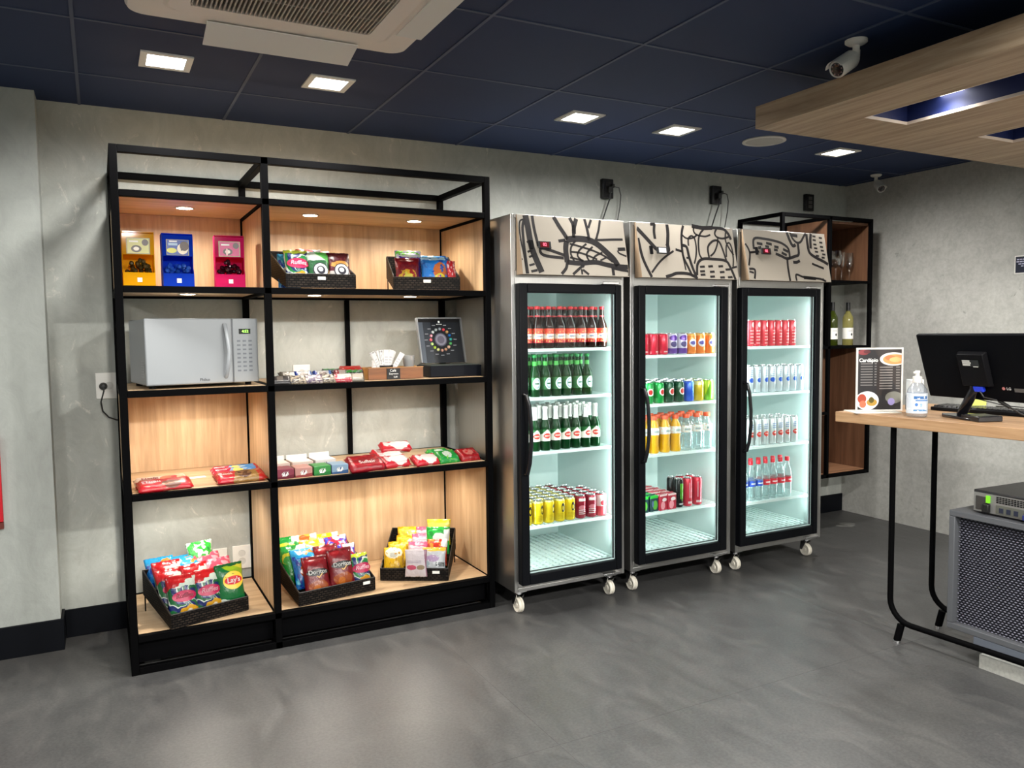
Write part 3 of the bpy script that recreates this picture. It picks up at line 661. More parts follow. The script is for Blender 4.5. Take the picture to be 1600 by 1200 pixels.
bagmats = {
 'ray': lambda: paint('bag_rays', C(226, 238, 224), [('rays', .62, .38, 9, 0, .72, C(30, 112, 60)), ('rays', .62, .38, 9, 2.1, .72, C(24, 40, 110)), ('ell', .68, .16, .34, .13, C(232, 170, 34)), ('ell', .70, .13, .2, .06, C(240, 226, 200)), ('diag', -.25, 1, .68, RD), ('diag', -.2, 1, .93, C(190, 20, 30))], .28, warp=.12, bumpy=.5),
 'raygreen': lambda: paint('bag_rays_green', C(226, 238, 224), [('rays', .5, .35, 8, 0, 1, C(34, 140, 70)), ('rays', .5, .35, 8, 2.1, 1, C(24, 40, 110)), ('ell', .6, .2, .36, .15, C(232, 160, 34)), ('ell', .3, .16, .16, .06, C(240, 226, 200)), ('rect', 0, .9, 1, 1, C(210, 226, 60))], .28, warp=.1, bumpy=.5),
 'lays': lambda: paint('bag_green_classic', C(16, 118, 58), [('diag', .5, 1, 1.05, C(160, 196, 40)), ('diag', .3, 1, 1.12, C(226, 216, 60)), ('ell', .2, .12, .2, .08, C(225, 235, 225)), ('ell', .38, .08, .14, .06, C(210, 230, 215)), ('rect', 0, .93, 1, 1, C(20, 96, 48))], .28, warp=.06, bumpy=.4),
 'blue': lambda: paint('bag_blue', C(28, 128, 214), [('noise', 5, .56, C(20, 60, 180)), ('noise', 4, .64, C(90, 210, 240)), ('diag', .1, 1, .8, C(50, 170, 230)), ('ell', .68, .88, .2, .06, C(246, 150, 60)), ('ell', .5, .42, .3, .16, C(240, 120, 30)), ('ell', .5, .42, .18, .08, WHITE)], .26, warp=.15, bumpy=.5),
 'pink': lambda: paint('bag_pink', C(226, 84, 110), [('noise', 5, .55, C(250, 170, 180)), ('ell', .5, .7, .26, .1, C(250, 214, 214)), ('ell', .5, .4, .3, .15, WHITE)], .28, warp=.1, bumpy=.5),
 'greenwhite': lambda: paint('bag_green_white', C(232, 242, 228), [('noise', 4.5, .5, C(60, 200, 70)), ('noise', 6, .62, C(24, 150, 60))], .28, warp=.2, bumpy=.5),
 'doritos': lambda: paint('bag_dark_red', C(132, 14, 28), [('diag', -.6, 1, .62, C(158, 22, 34)), ('ell', .5, .64, .28, .05, C(196, 90, 84)), ('ell', .5, .24, .36, .16, C(176, 84, 34)), ('ell', .42, .2, .14, .1, C(214, 120, 44)), ('rect', 0, .93, 1, 1, C(110, 12, 24))], .3, warp=.08, bumpy=.4),
 'greenyellow': lambda: paint('bag_green_yellow', C(34, 156, 62), [('ell', .4, .66, .42, .16, C(226, 226, 60)), ('ell', .4, .62, .36, .12, C(60, 180, 80)), ('rect', .68, .82, 1, 1, WHITE)], .28, warp=.1, bumpy=.5),
 'orange': lambda: paint('bag_orange', C(246, 170, 70), [('noise', 5, .52, C(250, 214, 120)), ('ell', .4, .9, .3, .07, C(232, 96, 30)), ('ell', .5, .5, .4, .1, C(226, 130, 40)), ('rect', .7, .85, 1, 1, C(244, 226, 214))], .28, warp=.14, bumpy=.5),
 'yellow': lambda: paint('bag_yellow', C(248, 206, 30), [('noise', 5, .56, C(250, 236, 130)), ('ell', .5, .5, .36, .12, C(232, 130, 40)), ('rect', .72, .85, 1, 1, WHITE)], .28, warp=.14, bumpy=.5),
 'redblue': lambda: paint('bag_red_blue', C(214, 36, 60), [('noise', 4, .55, C(60, 60, 190)), ('noise', 6, .6, C(240, 226, 240)), ('rect', .4, .88, 1, 1, WHITE)], .28, warp=.14, bumpy=.5),
 'redwhite': lambda: paint('bag_red_white', C(220, 40, 40), [('noise', 4, .54, C(236, 226, 236)), ('noise', 7, .6, C(50, 50, 160)), ('diag', -.8, 1, .75, C(228, 60, 50))], .28, warp=.2, bumpy=.5),
 'nuts': lambda: paint('bag_nuts', C(240, 190, 30), [('ell', .5, .78, .4, .22, C(246, 240, 214)), ('ell', .5, .7, .2, .1, C(200, 200, 190)), ('noise', 6, .62, C(200, 150, 30))], .28, warp=.1, bumpy=.5),
 'gold': lambda: paint('bag_gold', C(222, 168, 24), [('noise', 5, .52, C(246, 206, 50)), ('ell', .4, .85, .34, .06, C(250, 226, 90))], .25, warp=.2, bumpy=.6),
 'whitepink': lambda: paint('bag_white_pink', C(238, 226, 230), [('ell', .3, .36, .22, .09, C(214, 90, 120)), ('ell', .72, .36, .18, .09, C(170, 150, 120)), ('lines', .1, .52, .75, .62, 3, C(170, 160, 180)), ('diag', 1, .1, .96, C(170, 120, 140))], .35, warp=.03, bumpy=.4),
 'pinkband': lambda: paint('bag_pink_band', C(232, 214, 220), [('diag', .1, 1, .86, C(214, 90, 130)), ('lines', .1, .5, .9, .8, 3, C(226, 170, 190))], .35, warp=.08, bumpy=.4),
 'silver': lambda: paint('bag_silver_yellow', C(206, 210, 214), [('rect', 0, .86, 1, 1, C(246, 200, 60)), ('ell', .45, .6, .3, .12, C(190, 160, 200)), ('ell', .2, .4, .14, .12, C(170, 190, 200)), ('rect', .6, .3, .95, .46, C(90, 96, 96)), ('noise', 7, .62, C(232, 236, 238))], .3, warp=.04, bumpy=.5),
 'green': lambda: paint('bag_bright_green', C(40, 190, 70), [('noise', 4, .55, C(20, 150, 50)), ('ell', .55, .6, .26, .18, C(226, 236, 230)), ('rect', .76, .5, 1, .9, C(240, 240, 240))], .3, warp=.06, bumpy=.4),
 'yellowtop': lambda: paint('bag_yellow_top', C(238, 214, 30), [('rect', 0, .5, 1, .86, C(246, 230, 90))], .3, bumpy=.4),
 'redorange': lambda: paint('bag_red_orange', C(206, 50, 30), [('noise', 4, .55, C(240, 150, 50)), ('rect', .7, .7, 1, 1, WHITE)], .3, warp=.1, bumpy=.5),
 'maroon': lambda: paint('bag_maroon_gold', C(124, 16, 34), [('ell', .5, .36, .36, .22, C(206, 160, 40)), ('noise', 6, .56, C(150, 30, 30)), ('ell', .5, .34, .2, .12, C(196, 190, 60)), ('ell', .75, .14, .3, .08, C(226, 200, 180))], .3, warp=.2, bumpy=.5),
 'bluegold': lambda: paint('bag_blue_gold', C(24, 120, 206), [('ell', .66, .5, .24, .3, C(190, 100, 40)), ('ell', .64, .24, .22, .2, C(200, 196, 50)), ('ell', .64, .3, .1, .08, C(230, 130, 60)), ('rect', 0, .9, 1, 1, C(176, 214, 230)), ('noise', 5, .64, C(18, 74, 160))], .3, warp=.12, bumpy=.5),
 'red': lambda: paint('bag_red', C(190, 20, 30), [('noise', 5, .58, C(226, 190, 190))], .3, warp=.1, bumpy=.5),
 'purple': lambda: paint('bag_purple_green', C(84, 40, 170), [('rect', 0, .8, 1, 1, C(120, 220, 70)), ('ell', .6, .82, .4, .07, C(226, 246, 220)), ('noise', 5, .57, C(220, 214, 240))], .3, warp=.1, bumpy=.5),
 'bluewhite': lambda: paint('bag_blue_white', C(120, 180, 226), [('noise', 5, .52, C(226, 236, 240)), ('diag', 1, .3, 1.05, C(40, 110, 190))], .3, warp=.15, bumpy=.5),
 'greenbadge': lambda: paint('bag_green_snack', C(40, 96, 56), [('rect', 0, .72, 1, 1, C(216, 232, 214)), ('diag', .6, 1, 1.2, C(96, 196, 90)), ('ell', .8, .36, .26, .12, C(196, 150, 60))], .3, warp=.08, bumpy=.5),
 'brownbadge': lambda: paint('bag_brown_snack', C(86, 20, 34), [('ell', .5, .62, .4, .1, C(206, 150, 70)), ('rect', 0, 0, 1, .44, C(186, 184, 180)), ('noise', 6, .63, C(120, 60, 50))], .3, warp=.08, bumpy=.5),
}
PROTO = {}
redt = mat('print_red', C(196, 20, 40), .4); whit = mat('print_white', C(244, 244, 240), .45); blkt = mat('print_black', C(20, 18, 20), .4)
def disc(name, cx, cz, rx, rz_, f, m, t, off=.0012, n=28):
    g = G(); c = g.bm.verts.new((cx, -f(cx, cz)-off-.0006, cz)); rings = [[c]]
    for q in (.5, 1):
        rings.append([g.bm.verts.new((cx+q*rx*math.cos(2*math.pi*k/n), -f(cx+q*rx*math.cos(2*math.pi*k/n), cz+q*rz_*math.sin(2*math.pi*k/n))-off, cz+q*rz_*math.sin(2*math.pi*k/n))) for k in range(n)])
    for k in range(n):
        j = (k+1) % n; g.bm.faces.new((c, rings[1][k], rings[1][j])); g.bm.faces.new((rings[1][k], rings[2][k], rings[2][j], rings[1][j]))
    return obj(name, g, m, t)
def bag(kind, label, loc, rot, w=.125, h=.19, T=.024, group='snack bags in the wicker baskets'):
    key = (kind, w, h, T)
    if key not in PROTO:
        t = thing('snack_bag', label, 'snack bag', loc, rot, group)
        o, f = bag_mesh('pouch', w, h, T, bagmats[kind](), t, len(PROTO))
        cf = lambda off: (lambda co: Vector((co.x, -f(co.x, co.z)-off-(.0006 if co.y < -.5 else 0), co.z)))
        if kind == 'lays':
            disc('badge', .008, .115, .046, .040, f, mat('badge_gold', C(236, 196, 60), .35), t, .0016); disc('badge', .008, .115, .040, .019, f, redt, t, .0030)
            lettering("Lay's", .031, whit, t, at(.008, 0, .115), conform=cf(.0048), bold=.0008)
        elif kind in ('ray', 'raygreen'):
            disc('badge', .004, .098, .050, .024, f, mat('badge_magenta', C(170, 20, 70), .35), t, .0016)
            lettering('Ruffles', .027, mat('print_pink', C(250, 214, 224), .4), t, at(.004, 0, .100), conform=cf(.0034), shear=.25, bold=.0006)
        elif kind == 'doritos':
            disc('badge', .002, .112, .052, .017, f, mat('badge_black', C(18, 14, 16), .35), t, .0016)
            lettering('Doritos', .028, whit, t, at(.002, 0, .113), conform=cf(.0032), bold=.0008)
            g = G(); pts = [(-.006, .094), (.004, .084), (.026, .104), (.022, .106), (.004, .089), (-.003, .096)]
            g.bm.faces.new([g.bm.verts.new((x, -f(x, z)-.0036, z)) for x, z in pts]); obj('tick_mark', g, mat('tick_gold', C(240, 190, 110), .4), t)
            obj('price_label', G().box(.024, -.0060, .152, .052, -.0052, .174), mat('paper_white', C(240, 238, 232), .6), t)
        elif kind in ('greenbadge', 'brownbadge'):
            disc('badge', .004, .072, .036, .036, f, mat('badge_ink', C(40, 40, 48), .35), t, .0016); disc('badge', .004, .072, .031, .031, f, mat('badge_silver', C(206, 206, 204), .35), t, .003)
            disc('badge', .004, .072, .02, .02, f, mat('badge_ink', C(40, 40, 48), .35), t, .0042); disc('badge', .002, .074, .011, .011, f, mat('badge_silver', C(206, 206, 204), .35), t, .0055)
        elif kind == 'blue':
            disc('badge', 0, .078, .036, .018, f, mat('badge_white', C(240, 240, 240), .35), t, .0016)
        PROTO[key] = register(t); return t
    return dup(PROTO[key], loc, rot, label, group)

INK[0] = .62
# basket A lower left bay, B and C lower right bay, D and E top right bay
BA = (.322, -.575, LV[0], R(16), .33); BB = (.885, -.572, LV[0], R(9), .33); BC = (1.287, -.505, LV[0], R(-30), .33)
BD = (.842, -.59, LV[3], R(3), .30); BE = (1.37, -.545, LV[3], R(-12), .28)
basket(*BA[:4], .345, 'dark wicker basket of snack bags in the lower left bay')
basket(*BB[:4], .385, 'dark wicker basket of snack bags left in the lower right bay', tag_x=.145)
basket(*BC[:4], .345, 'dark wicker basket of small packs right in the lower right bay', tag_x=.11)
basket(*BD[:4], .325, 'dark wicker basket left in the top right bay', d=.30, tag_x=.0)
basket(*BE[:4], .33, 'dark wicker basket right in the top right bay', d=.28, tag_x=.0)
def put(b, kind, label, lx, j, lean=24, dz=0, turn=0, **k):
    l, r = in_basket(b, lx, j, lean, dz, turn); return bag(kind, label, l, r, **k)
A = 'the lower left basket'
put(BA, 'ray', 'swirl-patterned crisp bag with red top, front left of '+A, -.105, 0, 18, dz=.012, turn=-6)
put(BA, 'ray', 'swirl-patterned crisp bag with red top, front middle of '+A, .005, 0, 18, dz=.012, turn=-2)
put(BA, 'lays', 'green crisp bag with round badge, front right of '+A, .108, 0, 14, dz=.016, turn=-2)
put(BA, 'ray', 'red-topped crisp bag, second row left of '+A, -.11, 1, 26, dz=.012)
put(BA, 'ray', 'red-topped crisp bag, second row middle of '+A, -.0, 1, 24, dz=.012, turn=3)
put(BA, 'pink', 'pink snack bag behind the green crisp bag, second row right of '+A, .105, 1, 26, dz=.016)
put(BA, 'ray', 'red and blue crisp bag, third row left of '+A, -.098, 2, 28, dz=.012, turn=-4)
put(BA, 'blue', 'bright blue snack bag, third row middle of '+A, .012, 2, 30, dz=.012)
put(BA, 'pink', 'pink snack bag leaning at the right, third row of '+A, .108, 2, 30, dz=.012, turn=8)
put(BA, 'blue', 'bright blue snack bag, back row left of '+A, -.1, 3, 32, dz=.0, turn=-5)
put(BA, 'blue', 'bright blue snack bag, back row middle of '+A, .01, 3, 34, dz=-.01)
put(BA, 'greenwhite', 'green and white crisp bag sticking up at the back of '+A, .08, 3, 14, dz=.03, turn=6)
Bn = 'the middle floor basket'
put(BB, 'doritos', 'dark red tortilla chip bag, front left of '+Bn, -.085, 0, 22, dz=.006, turn=-4)
put(BB, 'doritos', 'dark red tortilla chip bag with price label, front middle of '+Bn, .036, 0, 18, dz=.022, turn=-2)
put(BB, 'raygreen', 'swirl-patterned green and white bag, front right of '+Bn, .138, 0, 20, dz=.0, w=.1, h=.17)
put(BB, 'blue', 'blue snack bag behind the left dark red bag in '+Bn, -.1, 1, 28, dz=.016)
put(BB, 'doritos', 'dark red tortilla chip bag, second row of '+Bn, .012, 1, 24, dz=.012)
put(BB, 'redblue', 'red and blue snack bag, second row right of '+Bn, .118, 1, 26, dz=.0, w=.1)
put(BB, 'greenyellow', 'green and yellow snack bag, third row left of '+Bn, -.125, 2, 26, dz=.0, turn=-6)
put(BB, 'yellow', 'yellow snack bag, third row middle of '+Bn, -.005, 2, 30, dz=.01)
put(BB, 'redblue', 'red and blue snack bag, third row right of '+Bn, .11, 2, 28, dz=.012, turn=4)
put(BB, 'greenyellow', 'green and yellow snack bag, back row left of '+Bn, -.128, 3, 30, dz=.012, turn=-8)
put(BB, 'orange', 'orange snack bag, back row centre left of '+Bn, -.02, 3, 30, dz=.008)
put(BB, 'yellow', 'yellow and orange snack bag, back row right of '+Bn, .095, 3, 30, dz=-.004)
Cn = 'the right floor basket'
K = dict(w=.105, h=.135, T=.02)
put(BC, 'nuts', 'small yellow pack with white label, front left of '+Cn, -.108, 0, 26, dz=.014, turn=6, **K)
put(BC, 'silver', 'silver and yellow pack, front right of '+Cn, .095, 0, 16, dz=.012, w=.12, h=.135, T=.018)
put(BC, 'gold', 'small golden pack, second row left of '+Cn, -.1, 1, 34, dz=.012, turn=8, **K)
put(BC, 'pinkband', 'pink and white pack, second row middle of '+Cn, .0, 1, 24, dz=.006, **K)
put(BC, 'redorange', 'red and orange pack, second row right of '+Cn, .1, 1, 22, dz=.018, **K)
put(BC, 'gold', 'small golden pack, third row left of '+Cn, -.09, 2, 40, dz=.012, turn=-4, **K)
put(BC, 'pinkband', 'pink and white pack, third row middle of '+Cn, .005, 2, 26, dz=.012, **K)
put(BC, 'green', 'bright green pack with white sticker high in '+Cn, .095, 2, 14, dz=.04, w=.125, h=.14, T=.015)
put(BC, 'gold', 'small golden pack at the back left of '+Cn, -.075, 3, 30, dz=.02, turn=4, w=.12, h=.13, T=.02)
put(BC, 'pinkband', 'pink and white pack at the back of '+Cn, .015, 3, 24, dz=.012, **K)
put(BC, 'yellowtop', 'yellow pack behind the bright green one in '+Cn, .09, 3, 10, dz=.05, w=.125, h=.135, T=.012)
l, r = in_basket(BC, -.012, 0, 4, 0, 0); l = (l[0]+.0, l[1]-.052, LV[0]+.028)
bag('whitepink', 'white and pink pack hanging over the front of '+Cn, l, r, w=.11, h=.135, T=.010)
Dn = 'the top left basket'
K = dict(w=.108, h=.165, T=.022)
put(BD, 'raygreen', 'swirl-patterned green crisp bag, front left of '+Dn, -.1, 0, 16, dz=-.0, **K)
put(BD, 'greenbadge', 'green and white snack bag with round badge, front middle of '+Dn, .0, 0, 16, dz=-.004, **K)
put(BD, 'brownbadge', 'brown snack bag with round silver badge, front right of '+Dn, .098, 0, 16, dz=-.004, **K)
put(BD, 'blue', 'blue snack bag tucked behind at the left of '+Dn, -.118, 1, 16, dz=-.03, turn=-10, w=.1, h=.165)
put(BD, 'redwhite', 'red and white snack bag standing high, second row of '+Dn, -.015, 1, 16, dz=-.004, turn=3, w=.12, h=.165)
put(BD, 'redwhite', 'red and white snack bag, back row of '+Dn, .045, 2, 16, dz=-.02, turn=-3, w=.12, h=.165)
En = 'the top right basket'
put(BE, 'maroon', 'maroon and gold snack bag, front left of '+En, -.09, 0, 12, dz=.0, w=.12, h=.15)
put(BE, 'bluegold', 'blue snack bag with orange and yellow print, front middle of '+En, .045, 0, 10, dz=.0, w=.14, h=.155)
put(BE, 'red', 'narrow red snack bag, front right of '+En, .133, 0, 10, dz=-.004, turn=20, w=.05, h=.14, T=.015)
put(BE, 'purple', 'purple bag with bright green top, second row of '+En, -.075, 1, 10, dz=.012, w=.13, h=.16)
put(BE, 'bluewhite', 'pale blue and white snack bag, second row of '+En, .055, 1, 12, dz=-.01, w=.13, h=.16)
INK[0] = 1.0

# ------------------------------------------------------------------ second shelf: bars, wooden box, capsule case
def bar(name, label, cat, loc, size, m, rot=(0, 0, 0), group=None, text=None, tcol=None, tsize=.02, tx=0, ty=0, pillow=.35, seals=True):
    """wrapped bar or packet lying flat, x = length, y = width; lettering reads from the front on its top face"""
    L, Wd, H = size; t = thing(name, label, cat, loc, rot, group); nx, ny = 12, 8; bm = bmesh.new()
    def f(x, y):
        u, v = abs(2*x/L), abs(2*y/Wd); e = max(0, (u-.86)/.14)
        return .0008 + (H/2-.0008)*(max(0, 1-v**4)**pillow)*(max(0, 1-e**2) if seals else max(0, 1-u**8)**.5)
    S = []
    for s in (-1, 1):
        gr = []
        for i in range(nx+1):
            x = L*(i/nx-.5)
            if i in (1, nx-1): x = math.copysign(L*.43, x)
            row = [bm.verts.new((x, Wd*(j/ny-.5)*(1-.05*(1-abs(2*x/L))), H/2+s*f(x, Wd*(j/ny-.5)) + (.0012*math.sin(i*2+j*1.7) if s > 0 else 0))) for j in range(ny+1)]
            gr.append(row)
        S.append(gr)
        for i in range(nx):
            for j in range(ny): bm.faces.new((gr[i][j], gr[i+1][j], gr[i+1][j+1], gr[i][j+1]))
    a, b = S
    for i in range(nx):
        for j in (0, ny): bm.faces.new((a[i][j], a[i+1][j], b[i+1][j], b[i][j]))
    for j in range(ny):
        for i in (0, nx): bm.faces.new((a[i][j], a[i][j+1], b[i][j+1], b[i][j]))
    bmesh.ops.recalc_face_normals(bm, faces=bm.faces)
    me = bpy.data.meshes.new('wrapper'); bm.to_mesh(me); bm.free(); me.shade_smooth(); me.materials.append(m)
    o = bpy.data.objects.new('wrapper', me); COL.objects.link(o); o.parent = t
    if text: lettering(text, tsize, tcol or whit, t, Matrix.Translation((tx, ty, 0)), conform=lambda co: Vector((co.x, co.y, H/2+f(co.x, co.y)+.0022)), bold=.0005)
    return t
AX = ('x', 'y')
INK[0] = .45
pk = {
 'nut': paint('wrap_nut', C(64, 52, 44), [('noise', 5, .5, C(176, 158, 132)), ('noise', 8, .6, C(226, 216, 196))], axes=AX, bumpy=.4),
 'dark': paint('wrap_dark', C(34, 28, 30), [('rect', .3, .2, .6, .8, C(120, 110, 100))], axes=AX),
 'bluew': paint('wrap_blue_white', C(226, 228, 230), [('rect', 0, 0, .2, 1, C(40, 84, 200)), ('rect', .82, 0, 1, 1, C(60, 120, 210)), ('ell', .5, .4, .2, .3, C(150, 130, 120))], axes=AX, warp=.1, bumpy=.4),
 'purple': paint('wrap_purple', C(80, 50, 90), [('noise', 5, .5, C(200, 186, 176))], axes=AX, bumpy=.4),
 'redw': paint('wrap_red_white', C(222, 214, 206), [('rect', 0, 0, .25, 1, C(200, 30, 60)), ('diag', .3, -1, -.1, C(206, 40, 66)), ('noise', 7, .6, C(230, 190, 180))], axes=AX, warp=.1, bumpy=.4),
 'greend': paint('wrap_green_dark', C(36, 40, 60), [('rect', .1, .5, .9, 1, C(60, 180, 60)), ('noise', 6, .58, C(190, 190, 200))], axes=AX, warp=.1, bumpy=.4),
 'red': paint('wrap_red', C(214, 40, 36), [('noise', 5, .58, C(240, 120, 110))], axes=AX, warp=.1, bumpy=.4),
 'tan': paint('wrap_tan', C(150, 140, 124), [('rect', .4, .1, .9, .9, C(200, 190, 176))], axes=AX, bumpy=.3),
}
zs = LV[2]
INK[0] = 1.0
rows = [('dark', .648, -.585, -8, 'black wrapped bar, first from the bay divider in the front row'), ('nut', .716, -.585, -10, 'brown nut bar beside the black one in the front row'),
        ('purple', .79, -.585, -12, 'purplish nut bar in the front row of small bars'), ('nut', .85, -.58, -8, 'brown and cream bar before the wall socket plate'),
        ('redw', .925, -.585, -10, 'red and white bar in the middle of the front row'), ('tan', .985, -.58, -14, 'greyish bar right of the red and white bars'),
        ('bluew', .765, -.5, 4, 'blue and white wrapped bar behind the brown ones'), ('bluew', .855, -.50, -2, 'blue-ended white bar behind, under the socket plate'),
        ('redw', .955, -.50, -6, 'red and white bar in the second row of small bars'), ('greend', 1.0, -.52, -18, 'green and navy wrapped bar near the wooden box'),
        ('dark', 1.01, -.45, -10, 'black wrapped bar behind the green one'), ('tan', .70, -.50, 10, 'grey-brown bar behind the black bars at the left end')]
for k, (m_, x, y, rz, lab) in enumerate(rows):
    bar('chocolate_bar', lab, 'snack bar', (x, y, zs+(.004 if k < 6 else .018)), (.088, .062, .026), pk[m_], (R(30 if k < 6 else 34), 0, R(rz)), 'small wrapped bars on the second shelf')
bar('chocolate_bar', 'bright red pouch on top of the bars next to the wooden box', 'snack bar', (1.01, -.43, zs+.026), (.11, .07, .036), pk['red'], (R(14), 0, R(-6)), 'small wrapped bars on the second shelf')
bar('chocolate_bar', 'bright green pouch left of the red pouch', 'snack bar', (.915, -.43, zs+.022), (.09, .06, .03), pk['greend'], (R(14), 0, R(-4)), 'small wrapped bars on the second shelf')

boxw = wood('box_brown', 'x', C(100, 58, 28), C(136, 84, 44), C(160, 104, 58)); boxe = wood('box_edge', 'x', C(178, 122, 62), C(206, 150, 84), C(222, 172, 106))
t = thing('wooden_box', 'low brown wooden box with a black chalk sign, holding sachets', 'box', (1.20, -.55, zs))
obj('front_board', G().box(-.138, 0, .001, .138, .008, .055), boxw, t); obj('back_board', G().box(-.138, .102, .001, .138, .11, .055), boxw, t)
for s in (-1, 1): obj('end_board', G().box(min(s*.138, s*.130), .0085, .001, max(s*.138, s*.130), .1015, .055), boxe, t)
obj('bottom', G().box(-.129, .009, .001, .129, .101, .006), boxw, t)
obj('rim', G().box(-.14, -.001, .0555, .14, .009, .058).box(-.14, .101, .0555, .14, .111, .058), boxe, t)
obj('chalk_sign', G().box(-.048, -.006, -.002+.003, .018, -.001, .052), mat('chalk_black', (.006, .006, .006, 1), .5), t)
lettering('Café', .017, whit, t, at(-.018, -.0066, .042)); lettering('Expresso', .0125, whit, t, at(-.015, -.0066, .027)); lettering('5,00', .011, whit, t, at(-.006, -.0066, .011))
sach = paint('sachet_paper', C(244, 243, 240), [('lines', .2, .15, .8, .8, 6, C(214, 212, 214))], .6); sachp = paint('sachet_spotted', C(238, 236, 234), [('noise', 9, .6, C(60, 56, 60))], .6)
holder = thing('sachet_cup', 'small dark cup full of white sachets in the wooden box', 'cup', (1.165, -.505, zs+.0065))
obj('cup', G().lathe([(0, 0), (.030, 0), (.034, .060), (.032, .060), (.028, .004), (0, .004)], 20), mat('cup_dark', C(40, 36, 34), .4), holder, smooth=True)
random.seed(5); first = None
for k in range(11):
    a = -34+6.6*k+random.uniform(-3, 3); mm = sachp if k in (1, 2, 4) else sach; x = -.024+.0048*k
    lab = 'white sugar sachet standing in the dark cup, %s from the left' % (['first', 'second', 'third', 'fourth', 'fifth', 'sixth', 'seventh', 'eighth', 'ninth', 'tenth', 'eleventh'][k])
    s = obj('sugar_sachet', G().hull([(-.009, -.001, 0), (.009, -.001, 0), (.009, .001, 0), (-.009, .001, 0)], [(-.013, -.001, .124), (.013, -.001, .124), (.013, .001, .124), (-.013, .001, .124)]), mm)
    s.location = (1.165+x*.7, -.512+random.uniform(0, .02), zs+.018); s.rotation_euler = (R(random.uniform(-8, 4)), R(a*.9), R(random.uniform(-30, 30)))
    tag(s, lab, 'sachet', 'white sachets in the dark cup')
s = tag(obj('paper_roll', G().lathe([(0, 0), (.012, 0), (.012, .085), (.010, .085), (.010, .08), (0, .08)], 14, (1.105, -.505, zs+.0065)), sach, smooth=True), 'slim white tube standing left of the dark cup', 'tube')
cupc = thin('clear_plastic', (.93, .95, .95, 1), .10, .1, .3, (.8, .8, .8, 1))
t = thing('plastic_cup', 'small stack of clear plastic cups in the wooden box', 'cup', (1.285, -.495, zs+.0065))
for k in range(3): obj('cup', G().lathe([(0, 0), (.02, 0), (.029, .05), (.031, .052), (.028, .05), (.019, .002), (0, .002)], 20, (0, 0, .012*k+.028)), cupc, t, smooth=True)
obj('cup_base', G().lathe([(0, 0), (.019, 0), (.019, .027), (0, .027)], 16), cupc, t)
# capsule display case with raised lid
t = thing('capsule_display_case', 'black coffee capsule case with open lid showing a ring of coloured capsules', 'display case', (1.522, -.535, zs))
obj('case_base', G().box(-.14, 0, .001, .14, .19, .056), mat('case_black', (.004, .005, .009, 1), .4, spec=.15), t, bevel=.003)
obj('case_tray', G().box(-.132, .008, .0565, .132, .18, .060), mat('case_tray', C(70, 76, 70), .3), t)
lid = thing('lid', None, None, (-.006, .15, .066), (R(-14), 0, R(3))); lid.parent = t
LW, LH = .122, .232
obj('panel', G().box(-LW, 0, 0, LW, .006, LH), paint('lid_print', C(24, 28, 34), [('diag', -1, 0, -.30, C(40, 46, 54)), ('diag', -1, 0, -.12, C(84, 92, 102)), ('rect', 0, .93, 1, 1, C(10, 10, 12))], .25), lid)
g = G()
for a in ((-LW-.006, -.012, 0, -LW, .008, LH+.006), (LW, -.012, 0, LW+.006, .008, LH+.006), (-LW, -.012, LH, LW, .008, LH+.006)): g.box(*a)
obj('frame', g, mat('lid_frame', C(150, 152, 154), .3, .4), lid)
obj('ring_print', G().lathe([(0, -.0004), (.036, -.0004), (.036, 0), (0, 0)], 36, m=at(0, -.0006, .122)), mat('ring_outer', C(84, 82, 98), .3), lid)
obj('ring_print', G().lathe([(0, -.0004), (.030, -.0004), (.030, 0), (0, 0)], 36, m=at(0, -.0014, .122)), mat('ring_mid', C(150, 148, 162), .3), lid)
obj('ring_print', G().lathe([(0, -.0004), (.020, -.0004), (.020, 0), (0, 0)], 30, m=at(0, -.0022, .122)), mat('ring_inner', C(110, 104, 120), .3), lid)
cc = [(226, 70, 84), (214, 170, 110), (30, 110, 190), (50, 160, 150), (90, 180, 100), (232, 190, 160), (190, 140, 110), (206, 150, 130), (226, 226, 150), (170, 200, 60), (190, 220, 130), (214, 90, 100), (226, 150, 160), (190, 196, 196), (170, 180, 180), (150, 160, 166)]
for k, c in enumerate(cc):
    a = R(68-22.5*k); x, z = .057*math.cos(a), .122+.057*math.sin(a)
    obj('capsule', G().lathe([(0, .007), (.0062, .006), (.0085, 0), (0, 0)], 14, m=at(x, -.0002, z)), mat('capsule_%d' % k, C(*c), .25, .3), lid, smooth=True)
    obj('caption', G().box(.083*math.cos(a)-.009, -.0009, .122+.083*math.sin(a)-.0018, .083*math.cos(a)+.009, -.0002, .122+.083*math.sin(a)+.0018), mat('caption_grey', C(150, 152, 156), .5), lid)
obj('mark', G().box(-.005, -.0009, .211, .005, -.0002, .223), whit, lid); obj('caption', G().box(-.016, -.0009, .202, .016, -.0002, .206), whit, lid)
obj('latch', G().tube([(-LW+.0, -.008, .0), (-LW+.006, -.02, -.006), (-LW+.012, -.012, -.004)], .0025, 6).tube([(LW-.0, -.008, .0), (LW-.006, -.02, -.006), (LW-.012, -.012, -.004)], .0025, 6), chrome, lid)

